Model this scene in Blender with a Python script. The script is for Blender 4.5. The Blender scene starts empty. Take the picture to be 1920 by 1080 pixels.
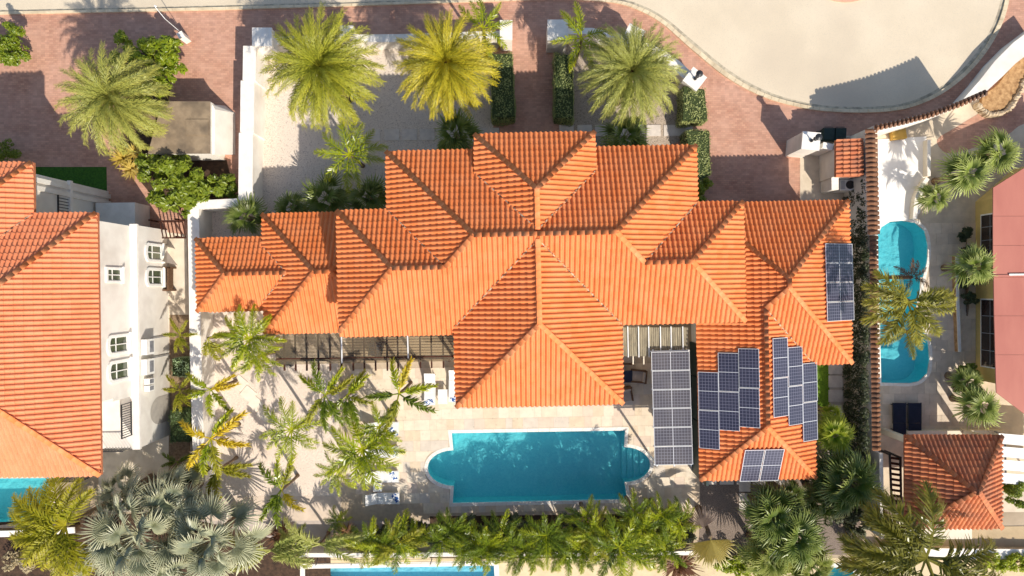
import bpy, bmesh, math, random
from mathutils import Vector, Matrix
random.seed(7)
R = math.radians
rnd = random.uniform
SC = bpy.context.scene
COL = SC.collection

# ------------------------------------------------------------------ camera, sky, sun, exposure
H = 40.0                                   # the drone hovers 40 m over the pool deck
cam_d = bpy.data.cameras.new('camera'); cam_d.lens = 24; cam_d.sensor_width = 36
cam_d.clip_start = 0.5; cam_d.clip_end = 1200
cam = bpy.data.objects.new('camera', cam_d); COL.objects.link(cam)
cam.location = (0, 0, H); cam.rotation_euler = (0, 0, 0); SC.camera = cam

SUN_V = Vector((0.62, -0.93, 1.0)).normalized()      # towards the sun
elev = math.asin(SUN_V.z); az = math.atan2(SUN_V.x, SUN_V.y)
W_ = bpy.data.worlds.new('World'); SC.world = W_; W_.use_nodes = True
wn = W_.node_tree; bg = wn.nodes['Background']
sky = wn.nodes.new('ShaderNodeTexSky'); sky.sky_type = 'NISHITA'; sky.sun_disc = False
sky.sun_elevation = elev; sky.sun_rotation = az; sky.air_density = 1.0; sky.dust_density = 1.2
sky.altitude = 10
wn.links.new(sky.outputs[0], bg.inputs[0]); bg.inputs[1].default_value = 0.14
sd = bpy.data.lights.new('sun', 'SUN'); sd.energy = 4.6; sd.angle = R(0.6); sd.color = (1.0, 0.93, 0.82)
sun = bpy.data.objects.new('sun', sd); COL.objects.link(sun)
sun.rotation_euler = SUN_V.to_track_quat('Z', 'Y').to_euler(); sun.location = (20, -30, 35)
SC.view_settings.view_transform = 'Standard'; SC.view_settings.look = 'None'
SC.view_settings.exposure = 0.17; SC.view_settings.gamma = 1.0
SC.view_settings.use_curve_mapping = False
SC.cycles.max_bounces = 8; SC.cycles.transparent_max_bounces = 12

# ------------------------------------------------------------------ helpers
def W(px, py, z=0.0):
    k = (1 - z / H) / 32.0
    return Vector(((px - 960) * k, (540 - py) * k, z))

def G(pts, z=0.0):
    return [tuple(W(x, y, z)[:2]) for x, y in pts]

def tag(o, label=None, cat=None, group=None, kind=None):
    if label: o['label'] = label
    if cat: o['category'] = cat
    if group: o['group'] = group
    if kind: o['kind'] = kind
    return o

ROOTINV = {}
def empty(name, loc, label=None, cat=None, group=None, rz=0.0):
    o = bpy.data.objects.new(name, None); COL.objects.link(o)
    o.location = loc; o.rotation_euler = (0, 0, rz); o.empty_display_size = 0.3
    ROOTINV[o.name] = (Matrix.Translation(Vector(loc)) @ Matrix.Rotation(rz, 4, 'Z')).inverted()
    return tag(o, label, cat, group)

class MB:
    def __init__(s): s.v = []; s.f = []
    def add(s, vs, fs):
        n = len(s.v); s.v += [tuple(p) for p in vs]; s.f += [tuple(i + n for i in f) for f in fs]; return s
    def box(s, x0, x1, y0, y1, z0, z1):
        return s.add([(x0,y0,z0),(x1,y0,z0),(x1,y1,z0),(x0,y1,z0),(x0,y0,z1),(x1,y0,z1),(x1,y1,z1),(x0,y1,z1)],
                     [(3,2,1,0),(4,5,6,7),(0,1,5,4),(1,2,6,5),(2,3,7,6),(3,0,4,7)])
    def prism(s, poly, z0, z1, cap0=True):
        n = len(poly); a = sum(poly[i][0]*poly[(i+1)%n][1]-poly[(i+1)%n][0]*poly[i][1] for i in range(n))
        if a < 0: poly = poly[::-1]
        vs = [(p[0],p[1],z0) for p in poly] + [(p[0],p[1],z1) for p in poly]
        fs = [tuple(range(n, 2*n))] + ([tuple(range(n-1,-1,-1))] if cap0 else [])
        fs += [(i, (i+1)%n, n+(i+1)%n, n+i) for i in range(n)]
        return s.add(vs, fs)
    def flat(s, poly, z):
        n = len(poly); a = sum(poly[i][0]*poly[(i+1)%n][1]-poly[(i+1)%n][0]*poly[i][1] for i in range(n))
        if a < 0: poly = poly[::-1]
        return s.add([(p[0],p[1],z) for p in poly], [tuple(range(n))])
    def hexa(s, lo, hi):      # 4 low, 4 high corners
        return s.add(list(lo)+list(hi), [(3,2,1,0),(4,5,6,7),(0,1,5,4),(1,2,6,5),(2,3,7,6),(3,0,4,7)])
    def beam(s, a, b, w, h):  # box beam between points, w horizontal, h vertical
        a = Vector(a); b = Vector(b); d = (b-a).normalized()
        up = Vector((0,0,1)) if abs(d.z) < .95 else Vector((1,0,0))
        sd_ = d.cross(up).normalized()*w/2; u = sd_.cross(d).normalized()*h/2
        return s.hexa([a-sd_-u,a+sd_-u,b+sd_-u,b-sd_-u],[a-sd_+u,a+sd_+u,b+sd_+u,b-sd_+u])
    def tube(s, pts, rads, n=8, caps=True):
        pts = [Vector(p) for p in pts]; base = len(s.v)
        for i, p in enumerate(pts):
            d = (pts[min(i+1,len(pts)-1)] - pts[max(i-1,0)]).normalized()
            a = d.cross(Vector((0.13,0.97,0.2))).normalized(); b = d.cross(a)
            for k in range(n):
                t = 2*math.pi*k/n; s.v.append(tuple(p + (a*math.cos(t)+b*math.sin(t))*rads[i]))
        for i in range(len(pts)-1):
            for k in range(n):
                q = base+i*n; s.f.append((q+k, q+n+k, q+n+(k+1)%n, q+(k+1)%n))
        if caps:
            s.f.append(tuple(base+k for k in range(n)))
            s.f.append(tuple(base+(len(pts)-1)*n+k for k in range(n-1,-1,-1)))
        return s
    def cyl(s, x, y, z0, z1, r, n=14, r1=None):
        r1 = r if r1 is None else r1
        vs = [(x+r*math.cos(2*math.pi*k/n), y+r*math.sin(2*math.pi*k/n), z0) for k in range(n)]
        vs += [(x+r1*math.cos(2*math.pi*k/n), y+r1*math.sin(2*math.pi*k/n), z1) for k in range(n)]
        return s.add(vs, [tuple(range(n-1,-1,-1)), tuple(range(n,2*n))]+[(k,(k+1)%n,n+(k+1)%n,n+k) for k in range(n)])
    def build(s, name, mat, parent=None, origin=None, smooth=False, local=False, **props):
        me = bpy.data.meshes.new(name)
        vs = s.v
        loc = Vector((0,0,0))
        if parent is not None and not local:
            Mi = ROOTINV[parent.name] if parent.name in ROOTINV else None
            if Mi is not None: vs = [tuple(Mi @ Vector(p)) for p in vs]
        elif parent is None and not local:
            if origin is None:
                xs=[p[0] for p in vs]; ys=[p[1] for p in vs]; zs=[p[2] for p in vs]
                loc = Vector(((min(xs)+max(xs))/2,(min(ys)+max(ys))/2,min(zs)))
            else: loc = Vector(origin)
            vs = [(p[0]-loc.x,p[1]-loc.y,p[2]-loc.z) for p in vs]
        me.from_pydata(vs, [], s.f); me.update()
        if smooth:
            for p in me.polygons: p.use_smooth = True
        me.materials.append(mat)
        o = bpy.data.objects.new(name, me); COL.objects.link(o)
        if parent is not None:
            o.parent = parent
            if parent.name in ROOTINV: ROOTINV[o.name] = ROOTINV[parent.name]
        o.location = loc
        if parent is None: ROOTINV[o.name] = Matrix.Translation(loc).inverted()
        return tag(o, props.get('label'), props.get('cat'), props.get('group'), props.get('kind'))

def subtract(pieces, hole):
    """convex pieces minus a convex CCW hole -> convex pieces"""
    n = len(hole)
    if sum(hole[i][0]*hole[(i+1)%n][1]-hole[(i+1)%n][0]*hole[i][1] for i in range(n)) < 0: hole = hole[::-1]
    hx = [p[0] for p in hole]; hy = [p[1] for p in hole]
    def clip(poly, a, b, inside):
        out = []
        m = len(poly)
        def sd_(p):
            v = (b[0]-a[0])*(p[1]-a[1])-(b[1]-a[1])*(p[0]-a[0]); return v if inside else -v
        for i in range(m):
            p, q = poly[i], poly[(i+1)%m]; sp, sq = sd_(p), sd_(q)
            if sp >= 0: out.append(p)
            if (sp > 1e-9 and sq < -1e-9) or (sp < -1e-9 and sq > 1e-9):
                t = sp/(sp-sq); out.append((p[0]+(q[0]-p[0])*t, p[1]+(q[1]-p[1])*t))
        return out
    def area(p): return abs(sum(p[i][0]*p[(i+1)%len(p)][1]-p[(i+1)%len(p)][0]*p[i][1] for i in range(len(p))))/2
    res = []
    for poly in pieces:
        if max(p[0] for p in poly) < min(hx) or min(p[0] for p in poly) > max(hx) or max(p[1] for p in poly) < min(hy) or min(p[1] for p in poly) > max(hy):
            res.append(poly); continue
        rest = poly
        for i in range(n):
            a, b = hole[i], hole[(i+1)%n]
            o = clip(rest, a, b, False)
            if len(o) > 2 and area(o) > 1e-4: res.append(o)
            rest = clip(rest, a, b, True)
            if len(rest) < 3 or area(rest) < 1e-5: break
    return res

def inpoly(x, y, poly):
    c = False; n = len(poly); j = n-1
    for i in range(n):
        xi, yi = poly[i][0], poly[i][1]; xj, yj = poly[j][0], poly[j][1]
        if (yi > y) != (yj > y) and x < (xj-xi)*(y-yi)/(yj-yi)+xi: c = not c
        j = i
    return c

def smooth_line(pts, n=6, closed=False):
    out = []; m = len(pts)
    rng = range(m if closed else m-1)
    for i in rng:
        p0 = pts[(i-1)%m] if closed or i > 0 else pts[0]
        p1 = pts[i]; p2 = pts[(i+1)%m]
        p3 = pts[(i+2)%m] if closed or i+2 < m else pts[-1]
        for k in range(n):
            t = k/n
            out.append(tuple(0.5*((2*p1[d])+(-p0[d]+p2[d])*t+(2*p0[d]-5*p1[d]+4*p2[d]-p3[d])*t*t+(-p0[d]+3*p1[d]-3*p2[d]+p3[d])*t**3) for d in range(2)))
    if not closed: out.append(tuple(pts[-1][:2]))
    return out

# ------------------------------------------------------------------ materials
def lin(c):   # sRGB 0-255 -> linear
    return tuple(((x/255)/12.92 if x/255 <= .04045 else ((x/255+.055)/1.055)**2.4) for x in c)

MATS = {}
def M(name, c1, c2=None, scale=3.0, rough=.85, bump=0.0, bscale=40.0, c3=None, scale3=.4, spec=.25, metal=0.0, detail=5, stretch=None, speck=None, mid=(.35,.65), obj=False):
    if name in MATS: return MATS[name]
    m = bpy.data.materials.new(name); m.use_nodes = True; nt = m.node_tree; N = nt.nodes; L = nt.links
    b = N['Principled BSDF']; b.inputs['Roughness'].default_value = rough; b.inputs['Metallic'].default_value = metal
    b.inputs['Specular IOR Level'].default_value = spec
    if obj:
        tc = N.new('ShaderNodeTexCoord'); vec = tc.outputs['Object']
    else:
        g = N.new('ShaderNodeNewGeometry'); vec = g.outputs['Position']
    if stretch:
        mp = N.new('ShaderNodeMapping'); mp.inputs['Scale'].default_value = stretch; L.new(vec, mp.inputs[0]); vec = mp.outputs[0]
    col = None
    def noise(sc, det=detail):
        n = N.new('ShaderNodeTexNoise'); n.inputs['Scale'].default_value = sc; n.inputs['Detail'].default_value = det
        n.inputs['Roughness'].default_value = .6
        L.new(vec, n.inputs['Vector']); return n.outputs['Fac']
    def mix(fac, a, bcol):
        x = N.new('ShaderNodeMix'); x.data_type = 'RGBA'; L.new(fac, x.inputs[0])
        for v, s_ in ((a, 6), (bcol, 7)):
            if isinstance(v, tuple): x.inputs[s_].default_value = (*v, 1)
            else: L.new(v, x.inputs[s_])
        return x.outputs[2]
    def ramp(fac, lo, hi):
        r = N.new('ShaderNodeMapRange'); r.inputs[1].default_value = lo; r.inputs[2].default_value = hi; L.new(fac, r.inputs[0]); return r.outputs[0]
    if c2 is None: c2 = tuple(x*.85 for x in c1)
    col = mix(ramp(noise(scale), *mid), tuple(c1), tuple(c2))
    if c3: col = mix(ramp(noise(scale3, 3), .5, .68), col, tuple(c3))
    if speck:
        v = N.new('ShaderNodeTexVoronoi'); v.inputs['Scale'].default_value = speck[0]; L.new(vec, v.inputs['Vector'])
        col = mix(ramp(v.outputs['Color'], *speck[2]) if len(speck) > 2 else v.outputs['Color'], col, tuple(speck[1]))
    L.new(col, b.inputs['Base Color'])
    if bump:
        bp = N.new('ShaderNodeBump'); bp.inputs['Strength'].default_value = min(1, bump); bp.inputs['Distance'].default_value = .03
        L.new(noise(bscale, 4), bp.inputs['Height']); L.new(bp.outputs[0], b.inputs['Normal'])
    MATS[name] = m; return m

def M_tile(name, c1, c2, c3):
    m = bpy.data.materials.new(name); m.use_nodes = True; nt = m.node_tree; N = nt.nodes; L = nt.links
    b = N['Principled BSDF']; b.inputs['Roughness'].default_value = .62; b.inputs['Specular IOR Level'].default_value = .3
    at = N.new('ShaderNodeAttribute'); at.attribute_name = 'tv'
    g = N.new('ShaderNodeNewGeometry')
    n1 = N.new('ShaderNodeTexNoise'); n1.inputs['Scale'].default_value = 1.1; n1.inputs['Detail'].default_value = 6; L.new(g.outputs['Position'], n1.inputs['Vector'])
    n2 = N.new('ShaderNodeTexNoise'); n2.inputs['Scale'].default_value = 26; n2.inputs['Detail'].default_value = 5; L.new(g.outputs['Position'], n2.inputs['Vector'])
    x = N.new('ShaderNodeMix'); x.data_type = 'RGBA'; x.inputs[6].default_value = (*c1,1); x.inputs[7].default_value = (*c2,1); L.new(at.outputs['Fac'], x.inputs[0])
    r = N.new('ShaderNodeMapRange'); r.inputs[1].default_value = .42; r.inputs[2].default_value = .7; L.new(n1.outputs['Fac'], r.inputs[0])
    x2 = N.new('ShaderNodeMix'); x2.data_type = 'RGBA'; x2.inputs[7].default_value = (*c3,1); L.new(x.outputs[2], x2.inputs[6]); L.new(r.outputs[0], x2.inputs[0])
    r2 = N.new('ShaderNodeMapRange'); r2.inputs[1].default_value = .3; r2.inputs[2].default_value = .7; r2.inputs[3].default_value = .86; r2.inputs[4].default_value = 1.1; L.new(n2.outputs['Fac'], r2.inputs[0])
    mm = N.new('ShaderNodeVectorMath'); mm.operation = 'SCALE'; L.new(x2.outputs[2], mm.inputs[0]); L.new(r2.outputs[0], mm.inputs['Scale'])
    L.new(mm.outputs[0], b.inputs['Base Color'])
    bp = N.new('ShaderNodeBump'); bp.inputs['Strength'].default_value = .25; bp.inputs['Distance'].default_value = .01
    L.new(n2.outputs['Fac'], bp.inputs['Height']); L.new(bp.outputs[0], b.inputs['Normal'])
    MATS[name] = m; return m

def M_leaf(name, a, b_, transl=.35, rough=.45, tip=None, spec=.4):
    m = bpy.data.materials.new(name); m.use_nodes = True; nt = m.node_tree; N = nt.nodes; L = nt.links
    p = N['Principled BSDF']; p.inputs['Roughness'].default_value = rough; p.inputs['Specular IOR Level'].default_value = spec
    oi = N.new('ShaderNodeObjectInfo'); g = N.new('ShaderNodeNewGeometry')
    n = N.new('ShaderNodeTexNoise'); n.inputs['Scale'].default_value = 2.2; n.inputs['Detail'].default_value = 3; L.new(g.outputs['Position'], n.inputs['Vector'])
    ad = N.new('ShaderNodeMath'); ad.operation = 'ADD'; L.new(oi.outputs['Random'], ad.inputs[0]); L.new(n.outputs['Fac'], ad.inputs[1])
    r = N.new('ShaderNodeMapRange'); r.inputs[1].default_value = .45; r.inputs[2].default_value = 1.35; L.new(ad.outputs[0], r.inputs[0])
    x = N.new('ShaderNodeMix'); x.data_type = 'RGBA'; x.inputs[6].default_value = (*a,1); x.inputs[7].default_value = (*b_,1); L.new(r.outputs[0], x.inputs[0])
    col = x.outputs[2]
    at = N.new('ShaderNodeAttribute'); at.attribute_name = 'tv'
    if tip:
        x2 = N.new('ShaderNodeMix'); x2.data_type = 'RGBA'; L.new(col, x2.inputs[6]); x2.inputs[7].default_value = (*tip,1); L.new(at.outputs['Fac'], x2.inputs[0]); col = x2.outputs[2]
    L.new(col, p.inputs['Base Color'])
    t = N.new('ShaderNodeBsdfTranslucent'); L.new(col, t.inputs['Color'])
    mx = N.new('ShaderNodeMixShader'); mx.inputs[0].default_value = transl
    L.new(p.outputs[0], mx.inputs[1]); L.new(t.outputs[0], mx.inputs[2]); L.new(mx.outputs[0], N['Material Output'].inputs['Surface'])
    MATS[name] = m; return m

def M_brick():
    m = bpy.data.materials.new('red_brick_paving'); m.use_nodes = True; nt = m.node_tree; N = nt.nodes; L = nt.links
    p = N['Principled BSDF']; p.inputs['Roughness'].default_value = .85; p.inputs['Specular IOR Level'].default_value = .2
    g = N.new('ShaderNodeNewGeometry')
    br = N.new('ShaderNodeTexBrick'); br.inputs['Scale'].default_value = 1.0; br.inputs['Brick Width'].default_value = .24; br.inputs['Row Height'].default_value = .12
    br.inputs['Mortar Size'].default_value = .006; br.inputs['Mortar Smooth'].default_value = .3; br.inputs['Bias'].default_value = -.1
    br.inputs['Color1'].default_value = (*lin((198,150,124)),1); br.inputs['Color2'].default_value = (*lin((180,130,108)),1); br.inputs['Mortar'].default_value = (*lin((150,112,98)),1)
    L.new(g.outputs['Position'], br.inputs['Vector'])
    # per-brick tint variation through white noise on the snapped brick cell
    vm = N.new('ShaderNodeVectorMath'); vm.operation = 'SNAP'; vm.inputs[1].default_value = (.24,.12,10); L.new(g.outputs['Position'], vm.inputs[0])
    wnz = N.new('ShaderNodeTexWhiteNoise'); L.new(vm.outputs[0], wnz.inputs['Vector'])
    n = N.new('ShaderNodeTexNoise'); n.inputs['Scale'].default_value = .55; n.inputs['Detail'].default_value = 7; n.inputs['Roughness'].default_value = .65; L.new(g.outputs['Position'], n.inputs['Vector'])
    r = N.new('ShaderNodeMapRange'); r.inputs[1].default_value = .35; r.inputs[2].default_value = .7; L.new(n.outputs['Fac'], r.inputs[0])
    x = N.new('ShaderNodeMix'); x.data_type = 'RGBA'; L.new(r.outputs[0], x.inputs[0]); L.new(br.outputs['Color'], x.inputs[6]); x.inputs[7].default_value = (*lin((204,160,138)),1)
    r2 = N.new('ShaderNodeMapRange'); r2.inputs[3].default_value = .88; r2.inputs[4].default_value = 1.07; L.new(wnz.outputs['Value'], r2.inputs[0])
    sc = N.new('ShaderNodeVectorMath'); sc.operation = 'SCALE'; L.new(x.outputs[2], sc.inputs[0]); L.new(r2.outputs[0], sc.inputs['Scale'])
    n2 = N.new('ShaderNodeTexNoise'); n2.inputs['Scale'].default_value = 2.6; n2.inputs['Detail'].default_value = 6; L.new(g.outputs['Position'], n2.inputs['Vector'])
    r3 = N.new('ShaderNodeMapRange'); r3.inputs[1].default_value = .58; r3.inputs[2].default_value = .72; r3.inputs[4].default_value = .18; L.new(n2.outputs['Fac'], r3.inputs[0])
    x3 = N.new('ShaderNodeMix'); x3.data_type = 'RGBA'; L.new(r3.outputs[0], x3.inputs[0]); L.new(sc.outputs[0], x3.inputs[6]); x3.inputs[7].default_value = (*lin((120,96,90)),1)
    L.new(x3.outputs[2], p.inputs['Base Color'])
    bp = N.new('ShaderNodeBump'); bp.inputs['Strength'].default_value = .4; bp.inputs['Distance'].default_value = .01
    L.new(br.outputs['Fac'], bp.inputs['Height']); bp.invert = True; L.new(bp.outputs[0], p.inputs['Normal'])
    MATS['red_brick_paving'] = m; return m

def M_water(name, tint, gloss=.03, bscale=3.0, bstr=.1):
    m = bpy.data.materials.new(name); m.use_nodes = True; nt = m.node_tree; N = nt.nodes; L = nt.links
    N.remove(N['Principled BSDF'])
    tr = N.new('ShaderNodeBsdfTransparent'); tr.inputs[0].default_value = (*tint,1)
    gl = N.new('ShaderNodeBsdfGlossy'); gl.inputs['Roughness'].default_value = gloss
    fr = N.new('ShaderNodeFresnel'); fr.inputs['IOR'].default_value = 1.33
    g = N.new('ShaderNodeNewGeometry'); n = N.new('ShaderNodeTexNoise'); n.inputs['Scale'].default_value = bscale; n.inputs['Detail'].default_value = 4; L.new(g.outputs['Position'], n.inputs['Vector'])
    bp = N.new('ShaderNodeBump'); bp.inputs['Strength'].default_value = bstr; bp.inputs['Distance'].default_value = .05; L.new(n.outputs['Fac'], bp.inputs['Height'])
    L.new(bp.outputs[0], gl.inputs['Normal']); L.new(bp.outputs[0], fr.inputs['Normal'])
    mx = N.new('ShaderNodeMixShader'); L.new(fr.outputs[0], mx.inputs[0]); L.new(tr.outputs[0], mx.inputs[1]); L.new(gl.outputs[0], mx.inputs[2])
    L.new(mx.outputs[0], N['Material Output'].inputs['Surface'])
    MATS[name] = m; return m

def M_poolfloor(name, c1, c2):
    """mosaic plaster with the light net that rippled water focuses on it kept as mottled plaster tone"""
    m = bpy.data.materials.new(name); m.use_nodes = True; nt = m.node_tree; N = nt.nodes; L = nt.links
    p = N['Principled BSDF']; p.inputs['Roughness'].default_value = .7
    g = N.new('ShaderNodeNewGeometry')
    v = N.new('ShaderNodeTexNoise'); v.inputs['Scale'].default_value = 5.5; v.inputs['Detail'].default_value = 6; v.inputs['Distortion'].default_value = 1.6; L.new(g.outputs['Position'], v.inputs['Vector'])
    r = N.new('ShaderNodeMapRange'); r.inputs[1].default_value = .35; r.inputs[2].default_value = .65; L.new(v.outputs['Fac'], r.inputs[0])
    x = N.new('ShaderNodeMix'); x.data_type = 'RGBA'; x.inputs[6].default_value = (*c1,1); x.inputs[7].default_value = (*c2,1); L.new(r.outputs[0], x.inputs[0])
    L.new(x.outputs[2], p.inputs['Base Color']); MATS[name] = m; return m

def M_solar(name='solar_cells', ca=(40,42,60), cb_=(70,68,82), cg=(118,116,132)):
    m = bpy.data.materials.new(name); m.use_nodes = True; nt = m.node_tree; N = nt.nodes; L = nt.links
    p = N['Principled BSDF']; p.inputs['Roughness'].default_value = .22; p.inputs['Specular IOR Level'].default_value = .55
    tc = N.new('ShaderNodeTexCoord'); sp = N.new('ShaderNodeSeparateXYZ'); L.new(tc.outputs['Object'], sp.inputs[0])
    def line(out, period, wd, off=0.0):
        a = N.new('ShaderNodeMath'); a.operation = 'ADD'; a.inputs[1].default_value = off + 50*period; L.new(out, a.inputs[0])
        d = N.new('ShaderNodeMath'); d.operation = 'MODULO'; d.inputs[1].default_value = period; L.new(a.outputs[0], d.inputs[0])
        c = N.new('ShaderNodeMath'); c.operation = 'LESS_THAN'; c.inputs[1].default_value = wd; L.new(d.outputs[0], c.inputs[0]); return c.outputs[0]
    def mx(a, b):
        q = N.new('ShaderNodeMath'); q.operation = 'MAXIMUM'; L.new(a, q.inputs[0]); L.new(b, q.inputs[1]); return q.outputs[0]
    l1 = line(sp.outputs['X'], .166, .02); l2 = line(sp.outputs['Y'], .166, .02)
    # centre bar across the long side
    ab = N.new('ShaderNodeMath'); ab.operation = 'ABSOLUTE'; L.new(sp.outputs['Y'], ab.inputs[0])
    cb = N.new('ShaderNodeMath'); cb.operation = 'LESS_THAN'; cb.inputs[1].default_value = .012; L.new(ab.outputs[0], cb.inputs[0])
    grid = mx(l1, l2)
    n = N.new('ShaderNodeTexNoise'); n.inputs['Scale'].default_value = .9; n.inputs['Detail'].default_value = 4; g = N.new('ShaderNodeNewGeometry'); L.new(g.outputs['Position'], n.inputs['Vector'])
    x0 = N.new('ShaderNodeMix'); x0.data_type = 'RGBA'; x0.inputs[6].default_value = (*lin(ca),1); x0.inputs[7].default_value = (*lin(cb_),1); L.new(n.outputs['Fac'], x0.inputs[0])
    x = N.new('ShaderNodeMix'); x.data_type = 'RGBA'; L.new(grid, x.inputs[0]); L.new(x0.outputs[2], x.inputs[6]); x.inputs[7].default_value = (*lin(cg),1)
    y = N.new('ShaderNodeMix'); y.data_type = 'RGBA'; L.new(cb.outputs[0], y.inputs[0]); L.new(x.outputs[2], y.inputs[6]); y.inputs[7].default_value = (.75,.75,.77,1)
    L.new(y.outputs[2], p.inputs['Base Color']); MATS[name] = m; return m

brickm = M_brick(); solarm = M_solar(); solar_hazy = M_solar('hazy_solar_cells', (54,53,66), (106,100,98), (132,130,136))  # greyer copy paints in the haze and light gaps of the terrace array
tilem = M_tile('terracotta_tile', lin((232,137,78)), lin((225,125,66)), lin((229,140,86)))
tilem_l = M_tile('terracotta_tile_left', lin((232,143,98)), lin((226,133,88)), lin((230,147,104)))
tile_old = M_tile('weathered_tile', lin((214,134,88)), lin((186,104,66)), lin((166,108,80)))
white = M('white_render', lin((240,234,222)), lin((228,220,208)), scale=.9, bump=.1, bscale=30, c3=lin((214,205,192)))
cream = M('cream_render', lin((232,222,200)), lin((220,208,186)), scale=1.1, bump=.1, bscale=30)
yellowm = M('ochre_render', lin((216,190,120)), lin((200,176,110)), scale=1.5, bump=.1)
roadm = M('road_concrete', lin((222,206,180)), lin((212,196,170)), scale=.35, c3=lin((206,190,166)), scale3=.12, bump=.25, bscale=60, speck=(60, lin((190,178,160)), (.75,.9)))
kerbm = M('kerb_stone', lin((230,212,180)), lin((210,192,160)), scale=2.2, bump=.25, bscale=30, c3=lin((196,178,148)), scale3=.9)
gravelm = M('white_gravel', lin((238,224,206)), lin((205,188,172)), scale=18, bump=.9, bscale=28, c3=lin((222,206,190)), scale3=.5, detail=8, speck=(22, lin((168,150,138)), (.72,.95)))
gravelt = M('tan_gravel', lin((205,188,168)), lin((160,142,124)), scale=20, bump=.9, bscale=26, detail=8, speck=(20, lin((112,98,86)), (.68,.95)))
sandm = M('pale_pebble_ground', lin((238,222,204)), lin((218,200,184)), scale=9, bump=.6, bscale=24, c3=lin((226,206,188)), scale3=.6, detail=8, speck=(26, lin((190,172,158)), (.76,.95)))
soilm = M('dark_soil', lin((92,70,54)), lin((62,48,38)), scale=4, bump=.8, bscale=18)
landm = M('dry_ground', lin((196,176,150)), lin((160,142,118)), scale=.3, bump=.4, bscale=10)
trav = [M('travertine_%s' % n_, c, tuple(x*.86 for x in c), scale=2.4, bump=.3, bscale=34, detail=7, rough=.6, speck=(9, tuple(x*.72 for x in c), (.84,.98))) for n_, c in
        (('cream', lin((234,216,190))), ('ivory', lin((238,222,198))), ('sand', lin((228,207,178))), ('rose', lin((227,206,184))), ('grey', lin((222,208,190))))]
slabm = M('pale_paving_slab', lin((240,228,210)), lin((228,214,196)), scale=3, bump=.2)
copem = M('pool_coping_white', lin((244,238,228)), lin((232,224,212)), scale=3, rough=.6)
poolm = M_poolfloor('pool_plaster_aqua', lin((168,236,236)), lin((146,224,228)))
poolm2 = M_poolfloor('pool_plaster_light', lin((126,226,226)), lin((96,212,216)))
waterm = M_water('pool_water', (.66,.94,.97)); waterm2 = M_water('pool_water_clear', (.80,.975,.985))
grassm = M('lawn_green', lin((66,110,30)), lin((44,84,22)), scale=8, bump=1, bscale=30)
barkm = M('palm_bark', lin((150,128,104)), lin((96,78,62)), scale=6, bump=.8, bscale=12, stretch=(1,1,5))
darkwood = M('dark_stained_wood', lin((86,48,34)), lin((58,34,26)), scale=4, stretch=(1,6,1), bump=.2)
alum = M('white_aluminium', (.78,.78,.77), (.72,.72,.72), rough=.4, spec=.5)
blackm = M('black_metal', (.02,.02,.022), (.03,.03,.03), rough=.45, spec=.5)
greym = M('grey_metal', lin((150,150,152)), lin((120,120,124)), rough=.5)
salmon = M('salmon_roof_sheet', lin((188,120,104)), lin((178,110,96)), scale=.8, rough=.7, c3=lin((196,128,110)), scale3=.35, stretch=(1,.3,1))
shedroof = M('shed_roof_felt', lin((158,138,112)), lin((134,116,94)), scale=1.6, c3=lin((112,98,82)), scale3=.7, bump=.3, bscale=12, detail=8)
darkgreen = M('dark_green_plastic', lin((28,52,46)), lin((22,42,38)), rough=.5, spec=.4)
navy = M('navy_cushion', lin((38,44,62)), lin((30,36,52)), rough=.9)
clothw = M('white_mesh_fabric', lin((236,234,228)), lin((222,220,214)), rough=.8, bump=.1)
towelm = M('blue_white_towel', lin((232,236,240)), lin((40,84,150)), scale=9, mid=(.48,.52), rough=.95, detail=1)
wicker = M('brown_wicker', lin((120,90,66)), lin((84,62,46)), scale=14, bump=.6, bscale=60)
cushion = M('taupe_cushion', lin((176,160,146)), lin((160,146,132)), rough=.95)
mortar = M('valley_mortar', lin((200,176,146)), lin((96,66,50)), scale=7, mid=(.45,.55))
glassm = M('window_glass', lin((96,104,78)), lin((60,70,56)), scale=2.5, rough=.08, spec=.8)
rockm = M('pale_rock', lin((214,194,164)), lin((170,148,118)), scale=5, bump=.8, bscale=9)
stone_wall = M('ochre_stone', lin((200,160,112)), lin((150,112,74)), scale=4, bump=.8, bscale=8)

def M_sheet():
    m = bpy.data.materials.new('smoky_polycarbonate'); m.use_nodes = True; nt = m.node_tree; N = nt.nodes; L = nt.links
    p = N['Principled BSDF']; p.inputs['Roughness'].default_value = .35; p.inputs['Base Color'].default_value = (*lin((150,138,118)),1)
    tr = N.new('ShaderNodeBsdfTransparent'); tr.inputs[0].default_value = (.9,.87,.8,1)
    mx = N.new('ShaderNodeMixShader'); mx.inputs[0].default_value = .78; L.new(p.outputs[0], mx.inputs[1]); L.new(tr.outputs[0], mx.inputs[2])
    L.new(mx.outputs[0], N['Material Output'].inputs['Surface']); return m
sheetm = M_sheet()
hipcap = M_tile('ridge_cap_tile', lin((236,140,84)), lin((228,124,66)), lin((228,148,100)))
tile_brown = M_tile('brown_coping_tile', lin((150,104,74)), lin((120,82,58)), lin((100,74,58)))
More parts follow.
